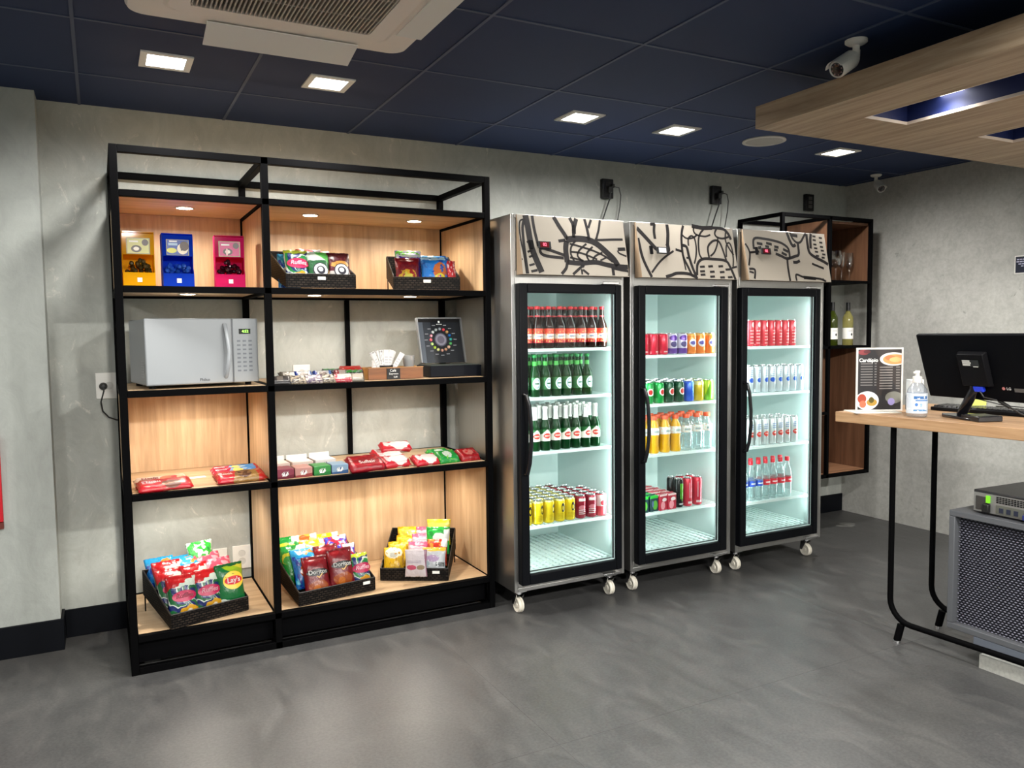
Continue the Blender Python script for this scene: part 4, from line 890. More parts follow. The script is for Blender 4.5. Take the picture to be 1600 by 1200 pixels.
# ------------------------------------------------------------------ third shelf: red packs
z3 = LV[1]
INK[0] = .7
nes = paint('pack_red_biscuit', C(200, 16, 36), [('ell', .62, .3, .2, .26, C(110, 60, 40)), ('noise', 8, .63, C(180, 120, 90)), ('rect', .08, .4, .34, .7, C(226, 190, 196)), ('rect', .12, .46, .3, .64, C(214, 90, 104))], axes=AX, warp=.03, bumpy=.3)
nfit = paint('pack_white_biscuit', C(238, 220, 206), [('ell', .62, .5, .14, .34, C(226, 130, 100)), ('ell', .84, .5, .12, .3, C(240, 190, 150)), ('ell', .74, .6, .06, .2, C(214, 50, 60)), ('rect', 0, 0, 1, .12, C(200, 30, 40))], axes=AX, warp=.04, bumpy=.3)
nblue = paint('pack_blue_red', C(70, 150, 220), [('diag', -1, .15, -.26, C(206, 24, 70)), ('rect', .88, 0, 1, 1, C(200, 20, 40)), ('ell', .5, .5, .1, .3, C(244, 226, 120)), ('noise', 7, .64, C(226, 236, 240))], axes=AX, warp=.04, bumpy=.3)
nchoc = paint('pack_red_chocolate', C(160, 120, 60), [('diag', -1, .15, -.30, C(206, 20, 44)), ('ell', .54, .45, .16, .34, C(90, 56, 40)), ('rect', .82, 0, 1, 1, C(196, 30, 24)), ('noise', 9, .63, C(200, 160, 110))], axes=AX, warp=.04, bumpy=.3)
GP = 'biscuit packs on the third shelf'
bar('biscuit_pack', 'white-topped biscuit pack behind the red one at the left end', 'biscuits', (.150, -.475, z3), (.215, .085, .036), nfit, (R(14), 0, R(5)), GP, 'Nesfit', mat('ink_red', C(150, 40, 60), .4), .028, -.045, .005)
bar('biscuit_pack', 'red biscuit pack with brown cookies at the left front', 'biscuits', (.158, -.56, z3), (.215, .09, .038), nes, (R(16), 0, R(6)), GP, 'Nestlé', None, .022, -.045, .0)
bar('biscuit_pack', 'blue and red pack lying behind, topmost of the right pile', 'biscuits', (.475, -.36, z3+.0), (.215, .09, .038), nblue, (R(14), 0, R(4)), GP, 'Nestlé', None, .018, -.072, .01)
bar('biscuit_pack', 'blue and red pack behind the front red pack near the divider', 'biscuits', (.47, -.45, z3+.004), (.215, .09, .038), nblue, (R(16), 0, R(6)), GP, 'Nestlé', None, .018, -.072, .01)
bar('biscuit_pack', 'red chocolate pack at the front near the bay divider', 'biscuits', (.468, -.545, z3+.004), (.215, .09, .038), nchoc, (R(16), 0, R(7)), GP, 'Nestlé', None, .022, -.068, .0)
# small cartons
def carton(x, y, w, d, h, col, side, label, rz=0, tray=False):
    t = thing('chewing_gum_box', label, 'carton', (x, y, z3), (0, 0, R(rz)), 'small cartons on the third shelf')
    obj('carton', G().box(-w/2, 0, 0, w/2, d, h), paint('carton_'+label[:22].replace(' ', '_'), col, [('diag', .2, -1, -.2, side), ('ell', .5, .5, .2, .25, C(236, 236, 232)), ('ell', .5, .55, .1, .2, side)], .35, warp=.03), t, bevel=.001)
    g = G(); g.bm.faces.new([g.bm.verts.new(p) for p in ((-.014, -.0007, h*.25), (0, -.0007, h*.8), (-.003, -.0007, h*.3))]); g.bm.faces.new([g.bm.verts.new(p) for p in ((.014, -.0007, h*.8), (.004, -.0007, h*.25), (0, -.0007, h*.4))])
    obj('mark', g, whit, t)
    obj('top_panel', G().box(-w/2+.004, .004, h, w/2-.004, d-.004, h+.0012), mat('carton_top_%d' % int(x*1000), col, .35), t)
    if tray: obj('rear_flap', G().box(-w/2, d-.002, h, w/2, d, h+.022), whitep, t)
    return t
for k, (x, c1, c2, lab) in enumerate(((.655, C(150, 60, 80), C(110, 20, 44), 'wine-red gum box, leftmost of the front cartons'), (.738, C(206, 150, 140), C(150, 60, 60), 'pinkish grey gum box, second of the front cartons'),
      (.823, C(60, 150, 70), C(24, 120, 50), 'green gum box, third of the front cartons'), (.905, C(140, 170, 196), C(50, 90, 140), 'blue-grey gum box beside the red chocolate pack'))):
    carton(x, -.585, .078, .1, .042, c1, c2, lab, 1)
for x, lab in ((.665, 'open red and white gum tray, left of the back row'), (.775, 'open red and white gum tray, middle of the back row')):
    carton(x, -.40, .1, .11, .04, C(232, 214, 206), C(206, 40, 60), lab, 3, True)
carton(.885, -.40, .1, .11, .042, C(236, 236, 236), C(100, 110, 130), 'white gum tray at the right of the back row', 3, True)
sf = paint('pack_dark_red', C(150, 8, 26), [('noise', 4, .6, C(190, 20, 40)), ('rect', .92, 0, 1, 1, C(110, 6, 20))], axes=AX, warp=.05, bumpy=.4)
kk = paint('pack_red_white', C(206, 24, 44), [('ell', .62, .45, .34, .42, C(240, 232, 228)), ('ell', .2, .5, .1, .3, C(240, 214, 214))], axes=AX, warp=.1, bumpy=.4)
gr = paint('pack_green', C(20, 150, 60), [('ell', .5, .5, .2, .3, C(214, 226, 214)), ('noise', 6, .62, C(120, 200, 60))], axes=AX, warp=.08, bumpy=.4)
rr = paint('pack_red_end', C(160, 14, 26), [('ell', .5, .5, .26, .24, C(214, 120, 110)), ('noise', 5, .62, C(206, 30, 40))], axes=AX, warp=.08, bumpy=.4)
GC = 'chocolate packs on the third shelf'
bar('chocolate_pack', 'dark red chocolate pack with white lettering at the front', 'chocolate', (1.035, -.56, z3+.002), (.18, .085, .045), sf, (R(24), 0, R(6)), GC, 'Suflair', whit, .034, 0, 0)
bar('chocolate_pack', 'dark red pack behind the lettered one', 'chocolate', (1.05, -.46, z3+.006), (.17, .08, .045), sf, (R(18), 0, R(6)), GC)
bar('chocolate_pack', 'red and white wafer pack right of the dark red one', 'chocolate', (1.185, -.53, z3+.002), (.14, .09, .045), kk, (R(20), 0, R(8)), GC)
bar('chocolate_pack', 'red and white wafer pack in the second row', 'chocolate', (1.19, -.43, z3+.008), (.15, .09, .045), kk, (R(16), 0, R(8)), GC)
bar('chocolate_pack', 'red and white wafer pack in the third row', 'chocolate', (1.21, -.33, z3+.008), (.15, .09, .045), kk, (R(14), 0, R(4)), GC)
bar('chocolate_pack', 'red and white wafer pack lying on top of the others', 'chocolate', (1.25, -.36, z3+.05), (.16, .09, .04), kk, (R(14), 0, R(-6)), GC)
bar('chocolate_pack', 'red pack with pale label left of the green one', 'chocolate', (1.335, -.55, z3+.002), (.13, .09, .04), kk, (R(20), 0, R(8)), GC)
bar('chocolate_pack', 'green chocolate pack near the right upright', 'chocolate', (1.455, -.53, z3+.002), (.115, .1, .045), gr, (R(24), 0, R(8)), GC)
bar('chocolate_pack', 'dark red pack at the right end of the shelf', 'chocolate', (1.575, -.52, z3+.002), (.11, .1, .045), rr, (R(24), 0, R(6)), GC)
bar('chocolate_pack', 'green chocolate pack behind the front green one', 'chocolate', (1.46, -.42, z3+.004), (.115, .09, .04), gr, (R(16), 0, R(8)), GC)
INK[0] = 1.0

# ------------------------------------------------------------------ drinks fridges
frw = mat('fridge_liner', C(200, 214, 211), .4); frs = mat('fridge_wire', C(226, 240, 238), .35)
ledc = mat('fridge_led', (1, 1, 1, 1), .5, emit=(.80, 1, .98, 1), es=3)
doorg = thin('door_glass', (.97, 1, .995, 1), .008, hi=.09)
panelw = mat('panel_white', C(172, 164, 152), .55, spec=.2); inkm = mat('panel_ink', C(24, 20, 22), .5)
gasket = mat('gasket_grey', C(40, 44, 48), .5)
FY0, FY1, FZ0, FZ1 = -.80, -.14, .120, 1.968
ZG0, ZG1 = .215, 1.592
def fridge(x0, x1, dx0, dx1, gx0, gx1, shelves, label, disp, strokes, crop):
    t = thing('drinks_fridge', label, 'fridge', (x0, FY0, 0), group='glass-door drinks fridges')
    w = x1-x0; d = FY1-FY0; T = .03; ix0, ix1 = max(.022, 0)+.0, w-.03
    a, b = dx0-x0, dx1-x0; ga, gb = gx0-x0, gx1-x0
    g = G(); Q = .018
    g.box(0, 0, FZ0, Q, d, FZ1).box(w-Q, 0, FZ0, w, d, FZ1).box(Q, d-Q, FZ0, w-Q, d, FZ1).box(Q, 0, FZ0, w-Q, d-Q, FZ0+.02).box(Q, 0, FZ1-.018, w-Q, d-Q, FZ1)
    g.box(Q, 0, FZ0+.02, w-Q, .02, .172).box(Q, 0, 1.622, w-Q, .02, 1.70).box(Q, .004, 1.70, w-Q, .016, FZ1-.018)
    g.box(Q, .001, .172, ga-.004, .018, 1.622).box(gb+.036, .001, .172, w-Q, .018, 1.622)
    obj('cabinet', g, steelv, t, bevel=.002)
    g = G(); L0, L1 = .019, w-.019
    g.box(L0, .021, .174, L0+.012, d-.02, 1.66).box(L1-.012, .021, .174, L1, d-.02, 1.66).box(L0+.012, d-.032, .174, L1-.012, d-.02, 1.66).box(L0+.012, .021, .174, L1-.012, d-.032, .186).box(L0+.012, .021, 1.64, L1-.012, d-.032, 1.66)
    obj('liner', g, frw, t)
    g = G()
    for k in range(17): yy = .045+k*.034; g.box(L0+.014, yy, .196, L1-.014, yy+.017, .2035)
    for k in range(16):
        xx = L0+.016+k*(L1-L0-.05)/15; g.box(xx, .045, .2036, xx+.019, d-.04, .2075)
    obj('floor_grate', g, frs, t); obj('grate_shade_sheet', G().box(L0+.0125, .04, .1865, L1-.0125, d-.034, .192), mat('grate_shade_grey', C(70, 104, 104), .5), t)  # added dark sheet under the grate stands in for shade in its gaps
    obj('evaporator_cover', G().box(L0+.05, d-.09, 1.53, L0+.30, d-.034, 1.636), mat('evaporator', C(190, 206, 206), .4), t, bevel=.004)
    for z in shelves:
        s = obj('shelf', G().box(L0+.014, .055, -.016, L1-.014, .063, -.001).box(L0+.014, d-.046, -.012, L1-.014, d-.04, -.001).box(L0+.014, .0635, -.012, L0+.022, d-.0465, -.001).box(L1-.022, .0635, -.012, L1-.014, d-.0465, -.001), frs, t)
        s.location = (0, 0, z)
        g = G()
        for k in range(1, 24): xx = L0+.02+k*(L1-L0-.04)/24; g.box(xx-.0016, .0635, -.007, xx+.0016, d-.0465, -.001)
        for yy in (.2, .35, .5): g.box(L0+.0225, yy, -.0115, L1-.0225, yy+.004, -.0075)
        obj('shelf_wires', g, frs, s)
    for s_, xx in ((1, L1-.030), (-1, L0+.014)):
        o = obj('light_strip', G().box(xx, .024, .24, xx+.016, .036, 1.60), ledc, t)
        l = bpy.data.lights.new('strip_light', 'AREA'); l.shape = 'RECTANGLE'; l.size = .014; l.size_y = 1.3; l.energy = FRIDGE_POWER; l.color = (.86, 1, .985)
        lo = bpy.data.objects.new('strip_light', l); COL.objects.link(lo); lo.parent = t
        lo.location = (xx+(-.004 if s_ > 0 else .02), .042, .92)
        dirv = Vector((-s_*.55, .83, 0)); lo.rotation_euler = dirv.to_track_quat('-Z', 'Y').to_euler()
        l.spread = R(150)
    # door
    z0, z1 = .163, 1.637; dd = .046
    g = G(); g.box(a, -dd, z0, ga, -.002, z1).box(gb, -dd, z0, b, -.002, z1).box(ga, -dd, z0, gb, -.002, ZG0).box(ga, -dd, ZG1, gb, -.002, z1)
    door = obj('door', g, mat('door_frame_black', (.004, .0045, .006, 1), .4, spec=.1), t, bevel=.005, seg=3)
    obj('door_pane', G().box(ga+.001, -.034, ZG0+.001, gb-.001, -.029, ZG1-.001), doorg, door)
    obj('gasket', G().box(ga-.0, -.020, ZG0, ga+.006, -.003, ZG1).box(gb-.012, -.028, ZG0+.007, gb-.006, -.022, ZG1).box(ga+.006, -.02, ZG0, gb-.012, -.003, ZG0+.006), gasket, door)
    obj('pane_trim', G().box(gb-.005, -.0285, ZG0+.002, gb-.001, -.006, ZG1-.002).box(ga+.001, -.0285, ZG0+.0015, gb-.006, -.021, ZG0+.006), mat('trim_bright', C(210, 224, 226), .3), door)
    hx = a+.030
    obj('handle', G().tube([(hx-.012, -dd+.004, 1.105), (hx-.010, -dd-.022, 1.10), (hx-.002, -dd-.034, 1.05), (hx+.006, -dd-.038, .95), (hx+.006, -dd-.038, .86), (hx-.002, -dd-.034, .77), (hx-.008, -dd-.022, .72), (hx-.01, -dd+.004, .715)], .010, 10), mat('handle_black', (.006, .006, .008, 1), .22), door, smooth=True)
    for zz in (1.648, .142):
        obj('hinge', G().box(w-.15, -.032, zz-.008, w-.05, .0, zz+.004), chrome, t, bevel=.002)
    # slanted header panel
    pa, pb = .030, w-.008; zb, zt, yb, yt = 1.678, FZ1-.003, -.062, -.004
    hp = obj('header_panel', G().hull([(pa, yb, zb), (pb, yb, zb), (pb, -.001, zb), (pa, -.001, zb)], [(pa, yt, zt), (pb, yt, zt), (pb, -.001, zt), (pa, -.001, zt)]), mat('header_box', C(150, 128, 104), .45), t)
    n = Vector((0, -(zt-zb), -(yb-yt)*-1)).normalized(); n = Vector((0, -(zt-zb), (yb-yt)*-1*-1))
    n = Vector((0, zb-zt, yt-yb)).normalized(); n = Vector((0, -abs(zt-zb), abs(yt-yb))).normalized()
    def P3(u, v, off): return Vector((pa+.002+(pb-pa-.004)*u, yb+(yt-yb)*(1-v), zb+(zt-zb)*(1-v))) + n*off
    g = G(); q = [g.bm.verts.new(P3(u, v, o)) for o in (.0004, .0016) for u, v in ((0, 0), (1, 0), (1, 1), (0, 1))]
    for f in ((0, 1, 2, 3), (4, 5, 6, 7), (0, 1, 5, 4), (1, 2, 6, 5), (2, 3, 7, 6), (3, 0, 4, 7)): g.bm.faces.new([q[i] for i in f])
    face = obj('header_face', g, panelw, hp)
    (tlx, tly), (trx, try_), (brx, bry), (blx, bly) = crop
    def uv(x, y):
        u, v = .5, .5
        for _ in range(4):
            yt_ = tly+(try_-tly)*u; yb_ = bly+(bry-bly)*u; v = (y-yt_)/(yb_-yt_); xl = tlx+(blx-tlx)*v; xr = trx+(brx-trx)*v; u = (x-xl)/(xr-xl)
        return min(.998, max(.002, u)), min(.998, max(.002, v))
    g = G(); kx = (pb-pa)/(trx-tlx); m_per = kx
    for wd, pts in strokes:
        pp = [P3(*uv(*p), .0018) for p in pts]
        if len(pp) > 2:                                        # soften the corners of the drawn line
            sm = []
            for i in range(len(pp)-1):
                p0, p1, p2, p3 = pp[max(i-1, 0)], pp[i], pp[i+1], pp[min(i+2, len(pp)-1)]
                for q_ in range(5):
                    s_ = q_/5; sm.append(.5*((2*p1)+(p2-p0)*s_+(2*p0-5*p1+4*p2-p3)*s_**2+(3*p1-p0-3*p2+p3)*s_**3))
            pp = sm+[pp[-1]]
        left = []; right = []
        for i, p in enumerate(pp):
            dr = (pp[min(i+1, len(pp)-1)]-pp[max(i-1, 0)]).normalized(); sd = dr.cross(n)*(wd*m_per*.6)
            if pp[min(i+1, len(pp)-1)] == pp[max(i-1, 0)]: sd = Vector((0, 0, .001))
            A, B_ = p+sd, p-sd
            for V_ in (A, B_): V_.x = min(pb-.003, max(pa+.003, V_.x))
            left.append(g.bm.verts.new(A)); right.append(g.bm.verts.new(B_))
        for i in range(len(pp)-1): g.bm.faces.new((left[i], left[i+1], right[i+1], right[i]))
    obj('line_drawing', g, inkm, hp)
    # temperature display
    u, v, colr, txt = disp; c = P3(u, v, .004); tilt = Matrix.Translation(c) @ Matrix.Rotation(math.atan2(yt-yb, zt-zb)*-1, 4, 'X')
    obj('controller', G().box(-.036, -.004, -.018, .036, .004, .018, tilt), mat('controller_dark', C(40, 42, 44), .4), hp, bevel=.001)
    obj('controller_screen', G().box(-.024, -.0048, -.013, .024, -.004, .013, tilt), mat('screen_red_dark', C(96, 10, 18), .3) if colr == 'r' else mat('screen_pale', C(226, 226, 230), .3), hp)
    if txt: lettering(txt, .022, mat('led_red', (0, 0, 0, 1), emit=(1, .12, .2, 1), es=2.5), hp, tilt @ at(0, -.0055, 0), 'display_digits')
    obj('switch', G().box(-.080, -.004, -.022, -.062, .004, .022, tilt), blackp, hp, bevel=.001)
    # castors
    for xx in (.05, w-.06):
        for yy, k_ in ((.055, 0), (d-.07, 1)):
            c = obj('castor', G().box(xx-.03, yy-.03, .108, xx+.03, yy+.03, FZ0-.0005).cyl((xx, yy, .094), (xx, yy, .108), .017, 14).hull([(xx-.022, yy+.012, .038), (xx-.019, yy+.012, .038), (xx-.019, yy+.03, .038), (xx-.022, yy+.03, .038)], [(xx-.022, yy-.02, .094), (xx-.019, yy-.02, .094), (xx-.019, yy+.02, .094), (xx-.022, yy+.02, .094)])
                     .hull([(xx+.019, yy+.012, .038), (xx+.022, yy+.012, .038), (xx+.022, yy+.03, .038), (xx+.019, yy+.03, .038)], [(xx+.019, yy-.02, .094), (xx+.022, yy-.02, .094), (xx+.022, yy+.02, .094), (xx+.019, yy+.02, .094)]), chrome, t)
            mw_ = Matrix.Translation((xx-.016, yy+.0, .038)) @ Matrix.Rotation(R(90), 4, 'Y')
            obj('wheel', G().lathe([(0, 0), (.012, 0), (.014, .004), (.024, .004), (.0335, .001), (.038, .005), (.038, .013), (.034, .016), (.038, .019), (.038, .027), (.0335, .031), (.024, .028), (.014, .028), (.012, .032), (0, .032)], 26, m=mw_), mat('wheel_cream', C(226, 220, 206), .45), c, smooth=True)
    return t
BK1 = ((95, 75), (1505, 165), (1475, 930), (150, 905)); 
S1 = [(62, [(200, 85), (225, 250), (245, 420), (268, 560), (310, 700), (370, 880)]), (30, [(285, 90), (300, 250), (320, 380), (345, 520)]), (16, [(190, 140), (130, 170), (122, 300), (140, 480), (165, 640), (190, 900)]), (28, [(180, 150), (160, 260), (165, 430), (178, 620), (205, 900)]),
 (20, [(205, 465), (250, 440)]), (20, [(210, 600), (255, 575)]), (20, [(225, 670), (275, 650)]), (20, [(225, 785), (290, 765)]), (24, [(245, 870), (320, 850)]), (16, [(105, 435), (130, 435)]), (16, [(125, 700), (150, 700)]),
 (42, [(560, 105), (620, 230), (680, 340), (720, 420)]), (34, [(770, 120), (810, 230), (800, 400)]), (44, [(860, 130), (820, 250), (810, 340)]), (30, [(970, 135), (990, 260), (1005, 420)]), (26, [(1060, 145), (1010, 260)]), (34, [(975, 380), (1010, 430)]), (24, [(1185, 150), (1150, 280), (1110, 390), (1110, 425), (1330, 420), (1465, 420)]), (30, [(600, 445), (690, 430)]),
 (62, [(700, 425), (850, 410), (1000, 430), (1110, 490), (1230, 610), (1300, 690), (1345, 780)]), (56, [(705, 440), (685, 560), (690, 740)]), (48, [(690, 735), (850, 750), (1050, 735), (1200, 770), (1320, 790), (1480, 800)]),
 (20, [(740, 480), (880, 520), (1050, 580), (1200, 660), (1280, 730)]), (20, [(740, 590), (880, 610), (1000, 660), (1080, 695)]), (20, [(730, 670), (900, 715)]), (20, [(820, 440), (760, 520), (745, 620), (780, 720)]), (20, [(960, 480), (860, 570), (830, 650), (890, 725)]), (20, [(1040, 520), (960, 600), (950, 660), (975, 720)]), (20, [(1160, 600), (1060, 650), (1020, 710)]), (18, [(1200, 670), (1120, 710)]),
 (30, [(660, 640), (390, 545), (400, 640), (650, 680)]), (30, [(690, 740), (670, 820), (610, 900)]), (26, [(750, 905), (830, 830), (880, 790), (900, 800)]), (20, [(865, 830), (865, 905)]), (24, [(880, 840), (950, 905)]), (34, [(1270, 800), (1270, 915)]), (26, [(1290, 820), (1380, 840), (1475, 860), (1475, 920)]), (34, [(1480, 550), (1375, 555)]), (18, [(1370, 570), (1390, 610), (1480, 650)])]
BK2 = ((115, 92), (1505, 205), (1500, 1000), (145, 960))
S2 = [(40, [(120, 180), (230, 330), (300, 430), (370, 520), (470, 560), (530, 540), (520, 440)]), (36, [(545, 130), (545, 280), (525, 450)]), (30, [(370, 120), (355, 240), (360, 360)]), (30, [(310, 125), (380, 125)]), (30, [(130, 340), (160, 600), (200, 760), (270, 960)]), (20, [(275, 890), (380, 740), (480, 640), (600, 550)]),
 (26, [(775, 150), (740, 280), (725, 450), (730, 640), (780, 800), (830, 950)]), (30, [(725, 460), (790, 490), (810, 640), (840, 800), (880, 950)]), (24, [(630, 525), (720, 560)]), (16, [(720, 600), (745, 850)]), (18, [(740, 290), (800, 350), (900, 345), (970, 290)]), (18, [(930, 170), (920, 240), (960, 300), (1080, 325), (1160, 300)]), (18, [(820, 470), (830, 360), (880, 315), (920, 360), (930, 500), (910, 640), (875, 750)]),
 (20, [(1070, 210), (1000, 300), (970, 420), (965, 600), (1000, 680)]), (40, [(900, 150), (1050, 190), (1200, 190)]), (30, [(1200, 190), (1360, 210), (1430, 280), (1465, 380)]), (20, [(1270, 200), (1230, 280), (1260, 340), (1350, 360), (1450, 330)]), (18, [(1400, 260), (1380, 400), (1430, 540), (1475, 620)]), (18, [(1270, 330), (1250, 440), (1190, 570), (1120, 635)]), (22, [(1100, 660), (1100, 500), (1170, 410), (1250, 390), (1300, 460), (1350, 700)]), (18, [(1360, 650), (1380, 480), (1430, 430), (1460, 520), (1460, 680), (1440, 800)]),
 (28, [(895, 930), (920, 760), (1000, 680), (1150, 680), (1340, 710), (1400, 820), (1450, 1000)]), (30, [(460, 955), (540, 930), (620, 900), (780, 910), (900, 980)]), (20, [(1420, 820), (1500, 800)]), (20, [(770, 660), (810, 660)])] + [(22, [(x, y), (x+70, y-4)]) for x, y in ((950, 800), (1070, 795), (1220, 795), (945, 872), (1085, 880), (1230, 885), (1320, 845), (945, 925), (1080, 955), (1225, 968), (1340, 965))]
BK3 = ((100, 150), (1465, 200), (1455, 1020), (140, 1000))
S3 = [(26, [(250, 480), (270, 305), (450, 305), (640, 345), (740, 390), (810, 470), (815, 640)]), (26, [(770, 625), (765, 800), (775, 1010)]), (30, [(590, 550), (680, 590), (770, 630), (900, 590), (970, 550), (980, 370)]), (34, [(815, 170), (850, 320), (890, 410), (940, 390)]), (24, [(870, 180), (900, 280), (960, 350), (1030, 340), (1100, 240), (1140, 190)]), (34, [(890, 225), (990, 240)]),
 (34, [(1150, 200), (1145, 380), (1160, 520), (1250, 600), (1380, 670), (1450, 720)]), (34, [(1230, 190), (1205, 300), (1190, 450)]), (30, [(860, 690), (920, 690), (975, 660)]), (24, [(1175, 710), (1365, 790)]), (22, [(880, 1005), (885, 900), (1000, 940), (1160, 955), (1280, 970), (1370, 1010)]), (34, [(1000, 945), (1200, 965)]), (20, [(1330, 960), (1320, 1000)]),
 (22, [(120, 390), (165, 480), (180, 580), (150, 760)]), (22, [(180, 540), (330, 520)]), (24, [(150, 815), (235, 830), (220, 980)]), (20, [(150, 860), (215, 880)])] + [(28, [(x, y), (x+dx, y+dy)]) for x, y, dx, dy in ((305, 380, 90, 15), (455, 375, 90, 20), (320, 460, 50, -10), (435, 430, 60, 10), (580, 430, 70, 15), (570, 485, 60, 5), (720, 470, 80, 45), (690, 530, 80, 45))] + [(20, [(x, y), (x+55, y+6)]) for x, y in ((1250, 235), (1360, 260), (1245, 300), (1355, 340), (1245, 375), (1355, 415), (1250, 440), (1360, 480), (1255, 500), (1375, 545), (1260, 570), (1355, 600))]
fridge(1.70, 2.357, 1.720, 2.312, 1.765, 2.277, (1.320, 1.076, .800, .425), 'steel glass-door fridge with beer, leftmost of the three fridges', (.215, .50, 'r', '02'), S1, BK1)
fridge(2.397, 3.098, 2.420, 3.030, 2.465, 2.980, (1.270, 1.004, .728, .408), 'steel glass-door fridge with soft drinks and juice, middle of three', (.225, .50, 'w', ''), S2, BK2)
fridge(3.135, 3.828, 3.130, 3.752, 3.175, 3.712, (1.303, 1.028, .714, .384), 'steel glass-door fridge with tall cans and water, rightmost of three', (.235, .42, 'r', '02'), S3, BK3)

# ------------------------------------------------------------------ cans and bottles
alu = mat('aluminium', (.78, .78, .79, 1), .22, 1)
def can_proto(name, r, h, m, lab, loc, group, art=None):
    t = thing(name, lab, 'can', loc, group=group)
    obj('body', G().lathe([(0, .0), (r*.78, .0), (r, .006), (r, h-.012), (r*.84, h-.004)], 22), m, t, smooth=True)
    obj('lid', G().lathe([(r*.84, h-.004), (r*.86, h), (r*.80, h), (r*.78, h-.004), (0, h-.004)], 22), alu, t, smooth=True)
    obj('pull_tab', G().box(-.006, -.010, h-.0035, .006, .010, h-.0015), alu, t)
    return t
def glassy(name, col, dense=.55, rough=.08):
    return mat(name, col, rough, trans=dense, ior=1.3, coat=.3)
def bottle_proto(name, kind, lab, loc, group, r, h):
    t = thing(name, lab, 'bottle', loc, group=group)
    if kind in ('brown', 'green', 'stella'):
        m = mat('beer_glass_brown', C(30, 11, 6), .14, spec=.35) if kind == 'brown' else (mat('beer_glass_green', C(6, 52, 20), .14, trans=.12, ior=1.3, spec=.35))
        obj('glass', G().lathe([(0, 0), (r*.9, 0), (r, .006), (r, h*.50), (r*.93, h*.57), (r*.5, h*.70), (r*.42, h*.78), (r*.40, h*.93), (0, h*.93)], 20), m, t, smooth=True)
        obj('cap', G().lathe([(r*.40, h*.925), (r*.50, h*.94), (r*.50, h*.985), (r*.44, h), (0, h)], 18), mat('cap_red', C(190, 30, 40), .35, .4) if kind == 'brown' else (mat('cap_green', C(30, 120, 60), .35, .3) if kind == 'green' else mat('cap_white', C(226, 226, 220), .35, .3)), t, smooth=True)
        if kind == 'brown':
            obj('label', G().lathe([(r+.0006, h*.13), (r+.0006, h*.47)], 22), paint('label_red_white', C(226, 70, 50), [('rect', -1, .28, 2, .62, C(236, 232, 226)), ('rect', -1, 0, 2, .20, C(190, 20, 46)), ('rect', .2, .4, .8, .5, C(120, 140, 180)), ('noise', 7, .6, C(240, 170, 90))], .4), t, smooth=True)
            obj('neck_label', G().lathe([(r*.47, h*.72), (r*.43, h*.78)], 18), mat('neck_red', C(226, 60, 70), .4), t, smooth=True)
        if kind == 'green':
            obj('label', G().lathe([(r+.0006, h*.17), (r+.0006, h*.46)], 22), paint('label_white_oval', C(28, 96, 48), [('ell', .5, .5, .36, .48, C(226, 234, 236)), ('ell', .5, .5, .28, .38, C(150, 176, 196)), ('ell', .5, .5, .2, .28, C(226, 232, 236)), ('rect', .3, .44, .7, .56, C(40, 100, 70))], .4), t, smooth=True)
            obj('neck_label', G().lathe([(r*.47, h*.74), (r*.43, h*.84)], 18), mat('neck_green', C(60, 160, 60), .4), t, smooth=True)
        if kind == 'stella':
            obj('label', G().lathe([(r+.0006, h*.22), (r+.0006, h*.48)], 22), paint('label_white_red', C(236, 232, 224), [('ell', .5, .45, .34, .24, C(206, 60, 50)), ('rect', .26, .40, .74, .5, C(236, 200, 190)), ('diag', 1, 1, 1.55, C(24, 96, 40)), ('diag', -1, 1, .55, C(24, 96, 40))], .4), t, smooth=True)
            obj('neck_foil', G().lathe([(r*.56, h*.70), (r*.46, h*.78), (r*.44, h*.94), (r*.52, h*.945)], 18), mat('foil_white', C(226, 228, 224), .3, .35), t, smooth=True)
    else:
        clear = thin('pet_clear', (.90, .97, .97, 1), .12, .06, .10, (.85, .95, .95, 1))
        if kind == 'juice': m = mat('juice_yellow', C(250, 186, 10), .2, trans=.25, coat=.4)
        elif kind == 'cleardrink': m = clear
        else: m = clear
        obj('plastic', G().lathe([(0, 0), (r*.85, 0), (r, .01), (r*.93, h*.14), (r, h*.2), (r*.94, h*.28), (r, h*.34), (r, h*.58), (r*.9, h*.66), (r*.45, h*.82), (r*.40, h*.9), (0, h*.9)] if kind != 'juice' else [(0, 0), (r*.85, 0), (r, .01), (r*.9, h*.25), (r*.86, h*.36), (r, h*.5), (r, h*.66), (r*.86, h*.75), (r*.5, h*.86), (r*.48, h*.9), (0, h*.9)], 20), m, t, smooth=True)
        capc = mat('cap_orange', C(226, 84, 40), .35) if kind in ('juice', 'cleardrink') else mat('cap_bright_red', C(226, 30, 50), .35)
        cr = r*.62 if kind in ('juice', 'cleardrink') else r*.48
        obj('cap', G().lathe([(0, h*.895), (cr, h*.895), (cr, h*.985), (cr*.9, h), (0, h)], 18), capc, t, smooth=True)
        if kind in ('juice', 'cleardrink'): obj('label', G().lathe([(r*.96+.002, h*.50), (r+.001, h*.52), (r+.001, h*.66), (r*.92+.002, h*.69)], 22), paint('label_silver', C(226, 230, 226), [('rect', .2, .3, .8, .6, C(150, 170, 170)), ('noise', 8, .62, C(240, 160, 90))], .35), t, smooth=True)
        elif kind == 'waterblue': obj('label', G().lathe([(r+.001, h*.36), (r+.001, h*.50)], 22), paint('label_blue_water', C(40, 80, 190), [('rect', .2, .4, .8, .6, WHITE)], .4), t, smooth=True)
        else: obj('label', G().lathe([(r+.001, h*.36), (r+.001, h*.50)], 22), paint('label_red_water', C(226, 40, 60), [('rect', .2, .4, .8, .6, WHITE)], .4), t, smooth=True)
    return t
